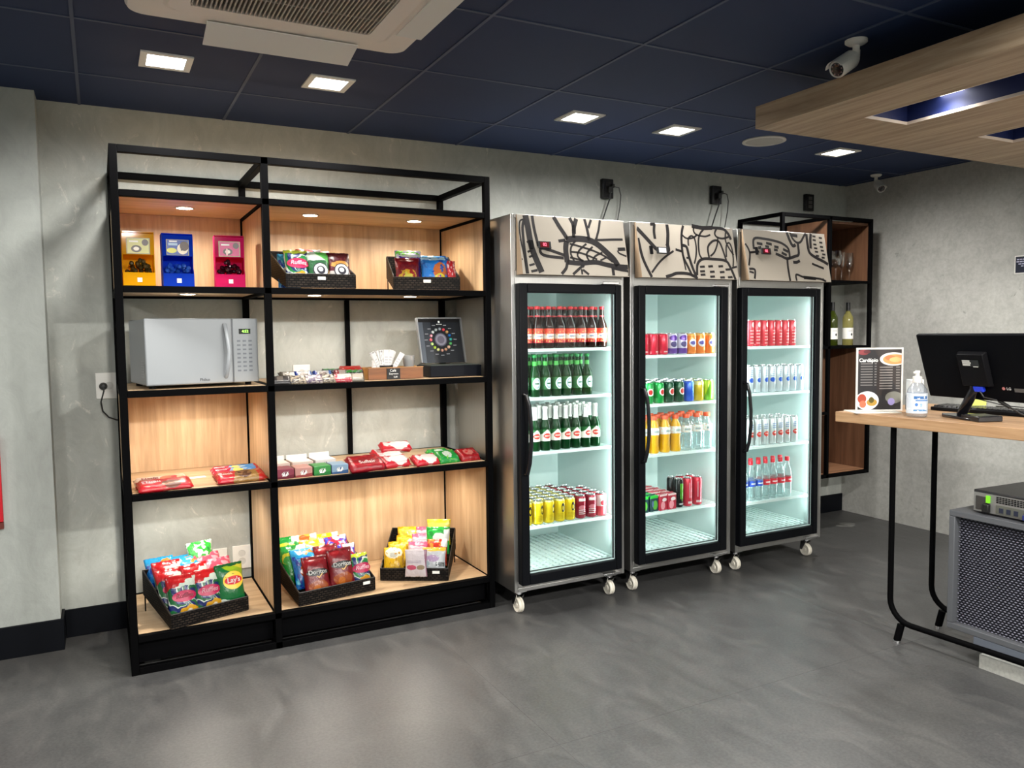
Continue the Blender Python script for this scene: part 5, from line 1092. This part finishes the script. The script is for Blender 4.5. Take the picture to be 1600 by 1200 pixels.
def where(col, ncol, row, shelf, fr):
    a = ORD[col]+' from left'; b = ['front row', 'second row', 'third row', 'fourth row', 'fifth row', 'sixth row'][row]
    return '%s, %s, %s shelf of %s fridge' % (a, b, shelf, fr)
def fill(make, descr, xs, z, rows, pitch, shelf, fr, group, name, skip=(), y0=-.703, jitter=.002, descrs=None, makes=None):
    """one proto per kind, then copies with their own labels"""
    protos = {}
    n = len(xs)
    for r_ in range(rows):
        for c_, x in enumerate(xs):
            if (c_, r_) in skip: continue
            kd = descrs[c_] if descrs else descr; mk = makes[c_] if makes else make
            lab = kd+', '+where(c_, n, r_, shelf, fr)
            loc = (x+random.uniform(-jitter, jitter)*.5, y0+r_*pitch+random.uniform(-jitter, jitter), z); rz = (0, 0, R(random.uniform(-16, 16)))
            if id(mk) not in protos: protos[id(mk)] = register(mk(lab, loc, group)); protos[id(mk)].rotation_euler = rz
            else: dup(protos[id(mk)], loc, rz, lab, group)
random.seed(11)
def lsp(a, b, n): return [a+(b-a)*k/(n-1) for k in range(n)]
mkb = lambda kind, r, h, nm='beer_bottle': (lambda lab, loc, grp: bottle_proto(nm, kind, lab, loc, grp, r, h))
def mkc(r, h, m, nm='drink_can'): return lambda lab, loc, grp: can_proto(nm, r, h, m, lab, loc, grp)
fill(mkb('brown', .0282, .212), 'brown bottle', lsp(1.832, 2.285, 8), 1.320, 3, .062, 'top', 'left', 'brown beer bottles in the left fridge', '')
fill(mkb('green', .0275, .212), 'green bottle', lsp(1.815, 2.19, 7), 1.076, 3, .060, 'second', 'left', 'green beer bottles with oval label in the left fridge', '')
fill(mkb('stella', .0275, .225), 'white-necked bottle', lsp(1.815, 2.24, 8), .800, 4, .061, 'third', 'left', 'white-necked green bottles in the left fridge', '')
ycan = paint('can_yellow', C(226, 196, 20), [('ell', .72, .62, .16, .2, C(40, 34, 30)), ('ell', .70, .60, .08, .1, C(226, 196, 20)), ('rect', 0, .93, 1, 1, C(200, 190, 120)), ('lines', .25, .15, .75, .4, 4, C(190, 160, 20))], .25, metal=.35)
rcan = paint('can_dark_red', C(140, 24, 44), [('rect', .2, .78, .8, .9, C(206, 200, 196)), ('ell', .5, .5, .3, .1, C(206, 120, 130)), ('lines', .2, .2, .8, .45, 3, C(226, 206, 206))], .25, metal=.3)
r2can = paint('can_pale_red', C(206, 70, 80), [('rect', 0, .45, 1, .95, C(226, 206, 204)), ('ell', .5, .6, .34, .14, C(206, 60, 70))], .25, metal=.3)
M1, M2, M3 = mkc(.0305, .122, ycan), mkc(.0305, .122, rcan), mkc(.0305, .122, r2can)
fill(None, '', lsp(1.822, 2.272, 8), .425, 6, .0635, 'lowest', 'left', 'cans in the left fridge', '', makes=[M1]*5+[M2]*2+[M3], descrs=['yellow can']*5+['dark red can']*2+['pale red can'], skip=[(6, 5), (7, 5), (7, 4)])
def c2(nm, base, *ly): return mkc(.0305, .117, paint(nm, base, list(ly), .25, metal=.25))
cr, cp, co = c2('can_red', C(206, 20, 54), ('rect', .4, .12, .8, .18, C(240, 200, 200))), c2('can_purple', C(214, 206, 226), ('ell', .5, .8, .4, .14, C(96, 50, 150)), ('rect', 0, .04, 1, .3, C(100, 60, 150)), ('ell', .5, .5, .3, .14, C(80, 70, 120))), c2('can_orange', C(236, 130, 50), ('ell', .5, .55, .36, .2, C(226, 226, 230)), ('ell', .5, .55, .28, .1, C(96, 90, 170)), ('rect', 0, .9, 1, 1, C(240, 180, 90)))
fill(None, '', lsp(2.552, 3.018, 8), 1.270, 2, .0635, 'top', 'middle', 'cans on the top shelf of the middle fridge', '', makes=[cr]*3+[cp]*2+[co]*3, descrs=['bright red can']*3+['purple and white can']*2+['orange can']*3)
cg, cdk, cb, cy, cl = c2('can_green', C(20, 150, 66), ('ell', .55, .55, .34, .18, C(236, 230, 226)), ('ell', .55, .55, .22, .12, C(206, 50, 50))), c2('can_dark_green', C(16, 70, 44), ('ell', .55, .55, .34, .18, C(226, 226, 222)), ('ell', .55, .55, .24, .13, C(200, 50, 50))), c2('can_blue', C(40, 90, 206), ('diag', 1, .4, .9, C(90, 150, 230))), c2('can_gold', C(206, 176, 40), ('diag', 1, .6, 1.0, C(150, 130, 40)), ('rect', 0, .8, 1, 1, C(220, 210, 130))), c2('can_lime', C(120, 190, 50), ('diag', -1, .6, .1, C(190, 226, 60)))
fill(None, '', lsp(2.515, 3.012, 8), 1.004, 4, .0635, 'second', 'middle', 'cans on the second shelf of the middle fridge', '', makes=[cg]*3+[cdk]*2+[cb, cy, cl], descrs=['green can with white badge']*3+['dark green can']*2+['blue can', 'golden can', 'lime can'], skip=[(6, 3), (7, 3)])
bj, bc = mkb('juice', .0315, .205, 'juice_bottle'), mkb('cleardrink', .0315, .205, 'drink_bottle')
fill(None, '', lsp(2.55, 3.005, 7), .728, 3, .066, 'third', 'middle', 'orange-capped bottles in the middle fridge', '', makes=[bj]*4+[bc]*3, descrs=['yellow juice bottle']*4+['clear drink bottle']*3)
# juice cartons
def jcart(nm, base, *ly):
    def mk(lab, loc, grp):
        t = thing('juice_carton', lab, 'carton', loc, group=grp)
        obj('box', G().box(-.029, -.03, 0, .029, .03, .088), paint(nm, base, list(ly), .35, warp=.05), t, bevel=.0015)
        obj('top_flap', G().box(-.029, -.006, .0885, .029, .006, .091), mat(nm+'_top', tuple(min(1, c*1.2) for c in base[:3])+(1,), .35), t)
        return t
    return mk
jg = jcart('carton_green_grape', C(30, 60, 66), ('rect', 0, .84, 1, 1, C(50, 190, 60)), ('ell', .6, .4, .3, .3, C(90, 170, 60)), ('ell', .3, .5, .12, .2, C(90, 110, 150)))
jr = jcart('carton_red_grape', C(176, 40, 60), ('rect', 0, .9, 1, 1, C(230, 200, 200)), ('ell', .4, .3, .3, .26, C(230, 150, 160)), ('ell', .6, .66, .3, .12, C(236, 226, 226)))
jx = [2.54, 2.605, 2.668, 2.731]
fill(None, '', jx, .408, 5, .066, 'lowest', 'middle', 'juice cartons in the middle fridge', '', makes=[jg]*2+[jr]*2, descrs=['dark green juice carton']*2+['red juice carton']*2, jitter=.0)
mons = mkc(.0275, .163, paint('can_black_green', C(14, 16, 16), [('rect', .3, .3, .38, .85, C(110, 220, 50)), ('rect', .45, .22, .53, .85, C(110, 220, 50)), ('rect', .6, .3, .68, .85, C(110, 220, 50)), ('rect', .2, .1, .8, .16, C(200, 200, 200))], .25, metal=.3), 'energy_drink_can')
monr = mkc(.0275, .163, paint('can_tall_red', C(206, 50, 70), [('rect', .3, .3, .4, .85, C(236, 170, 180)), ('rect', .2, .1, .8, .18, C(240, 214, 214))], .25, metal=.3), 'energy_drink_can')
fill(None, '', [2.80, 2.862, 2.934], .408, 2, .062, 'lowest', 'middle', 'tall energy drink cans in the middle fridge', '', makes=[mons, monr, monr], descrs=['tall black and green can', 'tall red can', 'tall red can'])
t3r = mkc(.0265, .155, paint('can_tall_pink_red', C(222, 60, 74), [('ell', .66, .84, .2, .1, C(240, 226, 226)), ('lines', .3, .1, .8, .7, 5, C(240, 170, 170))], .25, metal=.25))
t3b = mkc(.0265, .160, paint('can_tall_white_blue', C(206, 216, 222), [('ell', .5, .48, .3, .09, C(40, 90, 200)), ('lines', .25, .62, .75, .9, 4, C(150, 170, 200))], .25, metal=.35))
t3w = mkc(.0265, .160, paint('can_tall_white_red', C(206, 214, 214), [('ell', .5, .42, .34, .1, C(222, 60, 50)), ('rect', .3, .42, .7, .46, C(240, 200, 190)), ('lines', .2, .62, .8, .85, 3, C(120, 140, 190))], .25, metal=.35))
fill(t3r, 'tall red can', lsp(3.322, 3.664, 7), 1.303, 2, .058, 'top', 'right', 'tall red cans in the right fridge', '')
fill(t3b, 'tall white and blue can', lsp(3.322, 3.735, 8), 1.028, 2, .058, 'second', 'right', 'tall white and blue cans in the right fridge', '')
fill(t3w, 'tall white and red can', lsp(3.33, 3.688, 7), .714, 3, .058, 'third', 'right', 'tall white and red cans in the right fridge', '')
wb, wr_ = mkb('waterblue', .0285, .240, 'water_bottle'), mkb('waterred', .0285, .240, 'water_bottle')
fill(None, '', lsp(3.285, 3.645, 7), .384, 2, .062, 'lowest', 'right', 'red-capped water bottles in the right fridge', '', makes=[wb]*3+[wr_]*4, descrs=['blue-labelled water bottle']*3+['red-labelled water bottle']*4)

# ------------------------------------------------------------------ corner wine rack
WX0, WXM, WX1, WY, WZ0, WZ1 = 3.893, 4.333, 4.766, -.406, .373, 2.160
t = thing('wine_rack', 'black metal wall rack with brown wood panels in the corner', 'rack', (WX0, 0, WZ0))
g = G(); b = .024; H = WZ1-WZ0; xs = [0, WXM-WX0, WX1-WX0-b]; lv = [0, WZ0*0+.833-WZ0, 1.282-WZ0, 1.731-WZ0]
for x in xs:
    for y in (WY, -b-.002): g.box(x, y, 0, x+b, y+b, H)
for z in (0, H-b):
    for y in (WY, -b-.002): g.box(b, y, z, WX1-WX0-b, y+b, z+b)
    for x in xs: g.box(x, WY+b, z, x+b, -b-.002, z+b)
for z, x0, x1 in ((lv[1], b, xs[1]), (lv[2], b, xs[2]), (lv[3], b, xs[2])):
    for y in (WY, -b-.002): g.box(x0, y, z-.02, x1, y+b, z-.001)
obj('frame', g, black, t, bevel=.0015, seg=1)
rustx = wood('brown_wood_flat', 'x', C(130, 92, 66), C(152, 110, 80), C(166, 124, 94))
for x0, x1, z, m in ((xs[1]+b, xs[2], b+.006, rustx), (b, xs[1], b+.006, rustx), (xs[1]+b, xs[2], lv[2], black), (xs[1]+b, xs[2], lv[3], black), (b, xs[1], lv[1], rust)):
    obj('board', G().box(x0+.001, WY+b+.001, z-.016, x1-.001, -b-.003, z), m, t)
obj('top_board', G().box(xs[1]+b+.001, WY+b+.001, H-b-.02, xs[2]-.001, -b-.003, H-b-.004), rust, t)
def pan(x0, x1, z0, z1, y0=WY+b+.0015, y1=-b-.0035): obj('wood_panel', G().box(x0, y0, z0, x1, y1, z1), rust, t)
pan(xs[2]+.004, xs[2]+.018, lv[3]+.001, H-b-.001); pan(xs[1]+.004, xs[1]+.018, lv[3]+.001, H-b-.001)
pan(xs[1]+b+.001, xs[2]-.001, lv[3]+.001, H-b-.022, -b-.016, -b-.004)
pan(xs[2]+.004, xs[2]+.018, b+.002, lv[2]-.022); pan(xs[1]+b+.001, xs[2]-.001, b+.008, lv[2]-.022, -b-.016, -b-.004)
pan(b+.001, xs[1]-.001, b+.008, lv[1]-.022, -b-.016, -b-.004); pan(xs[1]+.004, xs[1]+.018, b+.002, lv[1]-.03)
glassm = thin('wine_glass', (.96, .97, .97, 1), .10, .02)
def wglass(x, y, s, label, prof):
    g = G().lathe([(r*s, z*s) for r, z in prof], 26)
    t = thing('wine_glass', label, 'glass', (x, y, 1.7315), group='glasses on the corner rack'); obj('bowl', g, glassm, t, smooth=True)
    obj('stem', G().lathe([(0, .0), (.032*s, .0), (.03*s, .003), (.006*s, .008), (.0038*s, .02), (.0038*s, .078*s), (.008*s, .086*s)], 20), glassm, t, smooth=True); return t
balloon = [(.008, .086), (.03, .098), (.043, .13), (.042, .16), (.033, .20), (.0325, .20), (.0412, .16), (.042, .13), (.029, .0995), (.0, .09)]
flute = [(.008, .09), (.02, .11), (.026, .15), (.024, .205), (.0235, .205), (.025, .15), (.019, .1115), (0, .094)]
wglass(4.52, -.30, 1.05, 'large round wine glass, leftmost on the corner rack', balloon)
wglass(4.615, -.27, 1.0, 'slim wine glass, middle of the three on the corner rack', flute)
wglass(4.695, -.27, 1.0, 'slim wine glass, rightmost of the three on the corner rack', flute)
def wine(x, y, m, lab):
    t = thing('wine_bottle', lab, 'bottle', (x, y, 1.2825), (0, 0, R(-20)), 'wine bottles on the corner rack'); s = .98
    obj('glass', G().lathe([(r*s, z*s) for r, z in [(0, 0), (.034, 0), (.037, .005), (.037, .19), (.034, .205), (.018, .235), (.0145, .25), (.0145, .295), (0, .295)]], 26), m, t, smooth=True)
    obj('capsule', G().lathe([(r*s, z*s) for r, z in [(.0150, .243), (.0155, .30), (.0145, .308), (0, .308)]], 20), mat('capsule_black', (.01, .01, .012, 1), .35), t, smooth=True)
    obj('label', G().lathe([(.0374*s, .045*s), (.0374*s, .125*s)], 26), paint('wine_label', C(240, 238, 232), [('ell', .62, .4, .09, .12, C(30, 30, 34)), ('lines', .3, .68, .7, .84, 2, C(170, 170, 170))], .5), t, smooth=True)
    return t
wine(4.495, -.30, glassy('wine_dark_green', C(60, 70, 20), .3), 'dark green wine bottle, left one on the corner rack')
wine(4.665, -.29, glassy('wine_yellow', C(226, 216, 130), .8), 'pale yellow white wine bottle, right one on the corner rack')

# ------------------------------------------------------------------ counter table
TZ = 1.015; TA = R(3.5)
TB = Matrix.Translation((2.985, -1.61, 0)) @ Matrix.Rotation(TA, 4, 'Z')
t = thing('counter_table', 'high oak-topped counter table on thin black steel loops', 'table', (2.985, -1.61, 0), (0, 0, TA))
obj('tabletop', G().box(0, -2.0, TZ-.047, .70, 0, TZ), oakt, t, bevel=.002)
def loop(x, zb_):
    pts = [(x, -.262, TZ-.047), (x, -.262, .19)]
    for k in range(1, 8): a = R(90*k/7); pts.append((x, -.262-.10*(1-math.cos(a)), .19-.10*math.sin(a)))
    pts += [(x, -1.0, .09), (x, -1.62, .09)]
    for k in range(1, 8): a = R(90*k/7); pts.append((x, -1.62-.1*math.sin(a), .19-.1*math.cos(a)))
    pts += [(x, -1.72, TZ-.047)]
    return pts
for x in (.052, .371):
    l = obj('leg_loop', G().tube(loop(x, 0), .0125, 12), black, t, smooth=True)
    for y, dx in ((-.305, -.006), (-1.63, -.006)):
        f = obj('foot', G().cyl((x+dx*1.5, y+.0, .010), (x, y-.012, .082), .016, 12), black, l, smooth=True)
        obj('foot_tip', G().cyl((x+dx*1.5, y, 0), (x+dx*1.5, y, .0105), .0165, 14), chrome, f, smooth=True)
# menu stand
a = R(-27.5)
t = thing('menu_stand', 'white-framed menu card reading Cardápio standing on the counter', 'menu', (3.118, -1.742, TZ), (0, 0, a), )
MW, MH = .108, .298
m = whitep
g = G().box(-MW, 0, .006, -MW+.008, .006, MH).box(MW-.008, 0, .006, MW, .006, MH).box(-MW+.008, 0, MH-.008, MW-.008, .006, MH).box(-MW+.008, 0, .006, MW-.008, .006, .012)
obj('frame', g, mat('menu_frame', C(214, 210, 204), .3), t)
menu = paint('menu_print', C(40, 38, 40), [('diag', .6, .5, .72, C(50, 44, 42)), ('rect', .44, .24, .56, .84, C(46, 38, 36)), ('lines', .06, .40, .34, .80, 9, C(120, 116, 114)), ('lines', .38, .40, .43, .80, 9, C(120, 116, 114)), ('lines', .50, .34, .80, .74, 9, C(130, 124, 120)), ('lines', .88, .34, .97, .74, 9, C(120, 116, 112)),
    ('ell', .82, .84, .32, .11, C(234, 228, 216)), ('ell', .84, .835, .27, .085, C(206, 140, 84)), ('ell', .74, .86, .12, .04, C(190, 110, 70)), ('ell', .86, .83, .14, .04, C(226, 170, 110)),
    ('ell', .22, .15, .27, .155, C(226, 226, 232)), ('ell', .1, .18, .1, .08, C(170, 70, 50)), ('ell', .12, .09, .08, .06, C(200, 110, 80)), ('ell', .33, .12, .12, .06, C(176, 140, 60)), ('ell', .32, .16, .06, .05, C(90, 80, 30)),
    ('diag', 0, 0, 1, C(0, 0, 0)), ('ell', .84, .2, .2, .10, C(120, 120, 112)), ('ell', .78, .13, .08, .06, C(150, 140, 190)), ('ell', .12, .955, .12, .045, C(130, 50, 54)), ('ell', .2, .965, .08, .03, C(90, 36, 40))], .35)
obj('menu_card', G().box(-MW+.0085, .001, .0125, MW-.0085, .004, MH-.0085), menu, t)
lettering('Cardápio', .0235, whit, t, at(-.052, .0003, .240), bold=.0005)
obj('base', G().box(-MW-.022, -.055, 0, MW-.03, .08, .005), mat('menu_base', C(226, 226, 216), .3), t, bevel=.001)
# card reader behind, sanitiser bottle
t = thing('card_reader', 'small grey and white card reader behind the menu card', 'card reader', (3.347, -1.757, TZ), (0, 0, R(-25)))
obj('body', G().box(-.035, -.02, 0, .035, .02, .07), mat('reader_grey', C(70, 70, 74), .4), t, bevel=.004)
obj('screen_block', G().box(-.034, -.021, .0705, .034, .018, .145), mat('reader_white', C(206, 210, 212), .35), t, bevel=.004)
t = thing('sanitizer_bottle', 'clear gel sanitizer bottle with white pump on the counter', 'bottle', (3.085, -1.955, TZ), (0, 0, R(-25)))
gel = thin('sanitizer_clear', (.92, .95, .98, 1), .14, .04, .12, (.85, .9, .95, 1))
obj('bottle', G().lathe([(0, 0), (.036, 0), (.041, .006), (.042, .10), (.038, .122), (.022, .146), (.014, .152), (.014, .158), (0, .158)], 28), gel, t, smooth=True)
obj('label', G().lathe([(.0425, .018), (.0425, .105)], 28), paint('gel_label', C(206, 214, 224), [('rect', .14, .72, .8, .86, C(60, 110, 170)), ('rect', .2, .62, .9, .68, C(80, 130, 190)), ('ell', .24, .44, .06, .08, C(70, 120, 190)), ('ell', .44, .42, .07, .09, C(150, 180, 210)), ('rect', .1, .12, .8, .2, C(90, 140, 190)), ('noise', 7, .62, C(226, 232, 238))], .3), t, smooth=True)
obj('collar', G().lathe([(0, .150), (.018, .150), (.019, .156), (.019, .175), (.009, .178), (.009, .188), (0, .188)], 24), whitep, t, smooth=True)
obj('pump_head', G().lathe([(0, .186), (.0075, .186), (.011, .190), (.011, .200), (.009, .202), (0, .202)], 20).box(-.018, -.004, .190, -.005, .004, .198), whitep, t, smooth=True)
# monitor
t = thing('computer_monitor', 'black computer monitor seen from behind on the counter', 'monitor', (3.2, -2.10, TZ))
cxyz = Vector((3.1474, -2.1705, 1.2292)) - Vector((3.2, -2.10, TZ)); ph = -1.657; ti = -.3394
av = Vector((math.cos(ph), math.sin(ph), 0)); nv = Vector((-math.sin(ph), math.cos(ph), 0)); up = Vector((0, 0, 1))*math.cos(ti)+nv*math.sin(ti); back_ = up.cross(av)
if back_.x > 0: back_ = -back_
MM = Matrix((tuple(av)+(0,), tuple(up)+(0,), tuple(back_)+(0,), (0, 0, 0, 1))).transposed(); MM = Matrix.Translation(cxyz) @ MM
# local axes: x across (towards the viewer), y up, z out of the monitor's back
mbk = mat('monitor_back', (.003, .0033, .0045, 1), .5, spec=.06)
obj('back_cover', G().box(-.255, -.142, -.026, .255, .150, -.004, MM), mbk, t, bevel=.006)
obj('screen', G().box(-.250, -.132, -.0285, .250, .145, -.0265, MM), mat('screen_glass', (.02, .02, .024, 1), .12), t)
obj('mount_bulge', G().hull([tuple(MM @ Vector(p)) for p in ((-.062, -.075, -.0035), (.066, -.075, -.0035), (.066, .078, -.0035), (-.062, .078, -.0035))], [tuple(MM @ Vector(p)) for p in ((-.056, -.068, .022), (.060, -.068, .022), (.060, .072, .022), (-.056, .072, .022))]), mat('mount_black', (.005, .005, .006, 1), .45, spec=.1), t, bevel=.003)
obj('rating_label', G().box(-.035, .02, .0222, .038, .048, .0226, MM), mat('label_dark', C(36, 38, 40), .5), t)
g = G()
for k in range(3): g.box(-.034, .024+k*.0085, .0227, .0+.004*(k % 2), .030+k*.0085, .0232, MM)
g.box(.012, .018, .0227, .034, .021, .0232, MM); obj('label_print', g, mat('label_print', C(206, 206, 200), .5), t)
XM = MM @ Matrix.Translation((.125, -.082, -.0036))
lettering('LG', .016, mat('logo_grey', C(190, 188, 188), .4), t, XM @ Matrix.Identity(4), 'brand_lettering')
obj('logo_dot', G().lathe([(0, .0), (.0065, .0), (.0065, .0006), (0, .0006)], 20, m=MM @ Matrix.Translation((.103, -.082, -.0038))), mat('logo_red', C(190, 120, 120), .4), t)
obj('model_plate', G().box(.148, -.094, -.0038, .188, -.078, -.0032, MM), mat('plate_grey', C(84, 84, 84), .4), t)
vp = MM @ Vector((.012, -.08, .012))
obj('video_plug', G().box(-.014, -.095, .003, .030, -.070, .020, MM), mat('plug_blue', C(30, 60, 210), .35), t, bevel=.003)
mb0 = MM @ Vector((-.02, -.09, .004))
obj('stand_neck', G().tube([tuple(mb0+Vector((.0, .0, .04))), tuple(mb0), (mb0.x*.6+.012, mb0.y*.5+.02, .06), (.02, .03, .012)], .020, 12), mat('stand_gloss', (.006, .006, .008, 1), .12), t, smooth=True)
bs = mat('stand_gloss', (.006, .006, .008, 1), .12)
obj('stand_base', G().prism([(-.09, -.075), (.0, -.115), (.09, -.10), (.11, -.02), (.10, .085), (.02, .12), (-.03, .085)], 0, .012), bs, t, bevel=.004)
# keyboard, tray box, cables, note pad
t = thing('keyboard', 'black keyboard lying behind the monitor stand', 'keyboard', (3.475, -2.02, TZ), (0, 0, R(-84)))
obj('body', G().box(-.215, -.07, .002, .215, .07, .018), blackp, t, bevel=.003)
g = G()
for r_ in range(5):
    for k in range(19): g.hull([(-.205+k*.0215, -.06+r_*.0245, .0182), (-.187+k*.0215, -.06+r_*.0245, .0182), (-.187+k*.0215, -.04+r_*.0245, .0182), (-.205+k*.0215, -.04+r_*.0245, .0182)], [(-.203+k*.0215, -.058+r_*.0245, .026), (-.189+k*.0215, -.058+r_*.0245, .026), (-.189+k*.0215, -.042+r_*.0245, .026), (-.203+k*.0215, -.042+r_*.0245, .026)])
k_ = obj('keys', g, mat('key_black', (.02, .02, .022, 1), .22), t)
t = thing('black_box', 'flat glossy black box beside the monitor stand', 'box', (3.165, -2.19, TZ), (0, 0, R(-20)))
obj('case', G().box(-.055, -.055, .0, .055, .05, .024), mat('box_gloss', (.008, .008, .01, 1), .15), t, bevel=.004)
obj('foot_pad', G().box(-.045, -.045, .0242, .045, .04, .0246), mat('box_top', (.03, .03, .028, 1), .4), t)
t = thing('note_pad', 'yellow-green note pad standing behind the monitor stand', 'note pad', (3.50, -1.96, TZ+.026), (0, 0, R(-20)))
obj('pages', G().box(-.05, 0, .001, .05, .012, .06), mat('note_yellow', C(214, 222, 110), .6), t)
obj('cover', G().box(-.051, .0125, .001, .051, .014, .062), whitep, t)
t = thing('video_cable', 'black cable hanging from the blue plug across the counter', 'cable', (3.2, -2.10, TZ))
obj('cord', G().tube([tuple(vp+Vector((0, 0, -.012))), tuple(vp+Vector((-.02, -.03, -.035))), (.0, -.14, .085), (.02, -.22, .035), (.05, -.30, .006), (.1, -.5, .005)], .0035, 8), cordm, t, smooth=True)
obj('ferrite_core', G().tube([(.0, -.14, .085), (.01, -.18, .06)], .007, 10), cordm, t, smooth=True)
t = thing('keyboard_cable', 'thin black cables lying across the keyboard', 'cable', (3.35, -2.1, TZ+.03))
obj('cord', G().tube([(.02, .08, .045), (.05, .03, .03), (.09, -.03, .012), (.16, -.1, .004), (.2, -.25, .003)], .0025, 6), cordm, t, smooth=True)
obj('cord', G().tube([(.1, .02, .006), (.06, -.05, .012), (.0, -.12, .01), (.04, -.2, .004)], .0025, 6), cordm, t, smooth=True)

# ------------------------------------------------------------------ cabinet under the counter and the small computer on it
CX, CY0, CY1, CZ0, CZ1 = 3.13, -2.085, -2.75, .112, .626
cabm = mat('cabinet_grey', C(88, 90, 94), .5); meshm = None
def mesh_mat():
    m, t, b = nt('honeycomb_mesh'); tc = t.nodes.new('ShaderNodeTexCoord'); mp = t.nodes.new('ShaderNodeMapping'); t.links.new(tc.outputs['Object'], mp.inputs[0])
    mp.inputs['Rotation'].default_value = (0, R(90), 0); v = t.nodes.new('ShaderNodeTexVoronoi'); v.inputs['Randomness'].default_value = 0; v.inputs['Scale'].default_value = 60
    t.links.new(mp.outputs[0], v.inputs['Vector']); t.links.new(ramp(t, v.outputs['Distance'], [(.3, C(30, 30, 40)), (.62, C(120, 120, 136))]), b.inputs['Base Color']); b.inputs['Roughness'].default_value = .5; return m
t = thing('mesh_front_cabinet', 'grey cabinet with a dark honeycomb mesh front under the counter', 'cabinet', (CX, CY0, 0))
w_ = CY0-CY1; bb = .026
g = G().box(0, -w_, CZ0, .36, 0, CZ0+bb).box(0, -w_, CZ1-bb, .36, 0, CZ1).box(0, -bb, CZ0+bb, .36, 0, CZ1-bb).box(0, -w_, CZ0+bb, .36, -w_+bb, CZ1-bb).box(.34, -w_+bb, CZ0+bb, .36, -bb, CZ1-bb)
obj('housing', g, cabm, t, bevel=.003)
g = G().box(.040, -w_+bb+.001, CZ0+bb+.001, .046, -bb-.001, CZ1-bb-.001); obj('mesh_backing', g, mat('mesh_hole', C(22, 22, 32), .7), t)
# woven lozenge lattice in front of the backing
g = G(); s = .0165; rows = int((CZ1-CZ0-2*bb)/(s*.62)); cols = int((w_-2*bb)/s)
for r_ in range(rows):
    for c_ in range(cols):
        y = -bb-.004-(c_+(.5 if r_ % 2 else 0))*s; z = CZ0+bb+.004+r_*s*.62
        if y-s*.45 < -w_+bb or z+s*.3 > CZ1-bb: continue
        a_, b2_ = s*.40, s*.21
        vs = [g.bm.verts.new(p) for p in ((.030, y, z+b2_), (.030, y-a_, z), (.030, y, z-b2_), (.030, y+a_, z))]; c0 = g.bm.verts.new((.026, y, z))
        for k in range(4): g.bm.faces.new((vs[k], vs[(k+1) % 4], c0))
obj('mesh_front', g, mat('mesh_grey', C(112, 112, 126), .4), t).__setitem__('label', 'dark grey honeycomb mesh')
obj('base_plinth', G().box(.0, -w_+.0, .058, .16, -.12, CZ0-.0005), mat('plinth_blue_grey', C(94, 100, 110), .5), t)
obj('stone_foot', G().box(-.03, -w_, 0, .14, -.165, .0575), mat('granite', C(168, 168, 162), .6, var=.3, vscale=90), t)
t = thing('desktop_computer', 'slim black desktop computer lying on the grey cabinet', 'computer', (3.165, -2.165, CZ1+.0005), (0, 0, R(-2)))
obj('case', G().box(.004, -.36, .004, .33, 0, .098), mat('pc_case', (.022, .022, .024, 1), .4), t, bevel=.003)
obj('rear_plate', G().box(-.0, -.355, .010, .0038, -.004, .088), mat('pc_plate', C(150, 150, 148), .35, .5), t)
g = G()
for r_ in range(4):
    for k in range(18): g.box(-.0012, -.10-k*.012-.009, .058+r_*.007, 0, -.10-k*.012, .058+r_*.007+.0045)
obj('vent_holes', g, blackp, t)
obj('power_socket', G().box(-.004, -.062, .018, -.0002, -.014, .075), mat('pc_socket', C(60, 58, 56), .4), t, bevel=.002)
obj('green_connector', G().box(-.008, -.075, .052, -.0002, -.060, .082), mat('pc_green', C(130, 220, 50), .35), t)
obj('plug', G().box(-.02, -.078, .012, -.0004, -.050, .048), cordm, t, bevel=.004)
obj('port_panel', G().box(-.003, -.30, .014, -.0002, -.10, .050), mat('pc_ports', C(110, 112, 104), .35, .4), t)
g = G()
for k, y in enumerate((-.115, -.145, -.175, -.215, -.25, -.275)): g.box(-.006, y-.016, .020, -.003, y, .040)
obj('ports', g, mat('pc_port_dark', C(40, 44, 60), .4), t)
obj('video_plug', G().box(-.03, -.26, .014, -.006, -.222, .036), mat('plug_navy', C(36, 46, 110), .4), t, bevel=.003)
for y in (-.03, -.33):
    for x in (.03, .3): obj('foot', G().cyl((x, y, 0), (x, y, .0045), .008, 10), blackp, t)
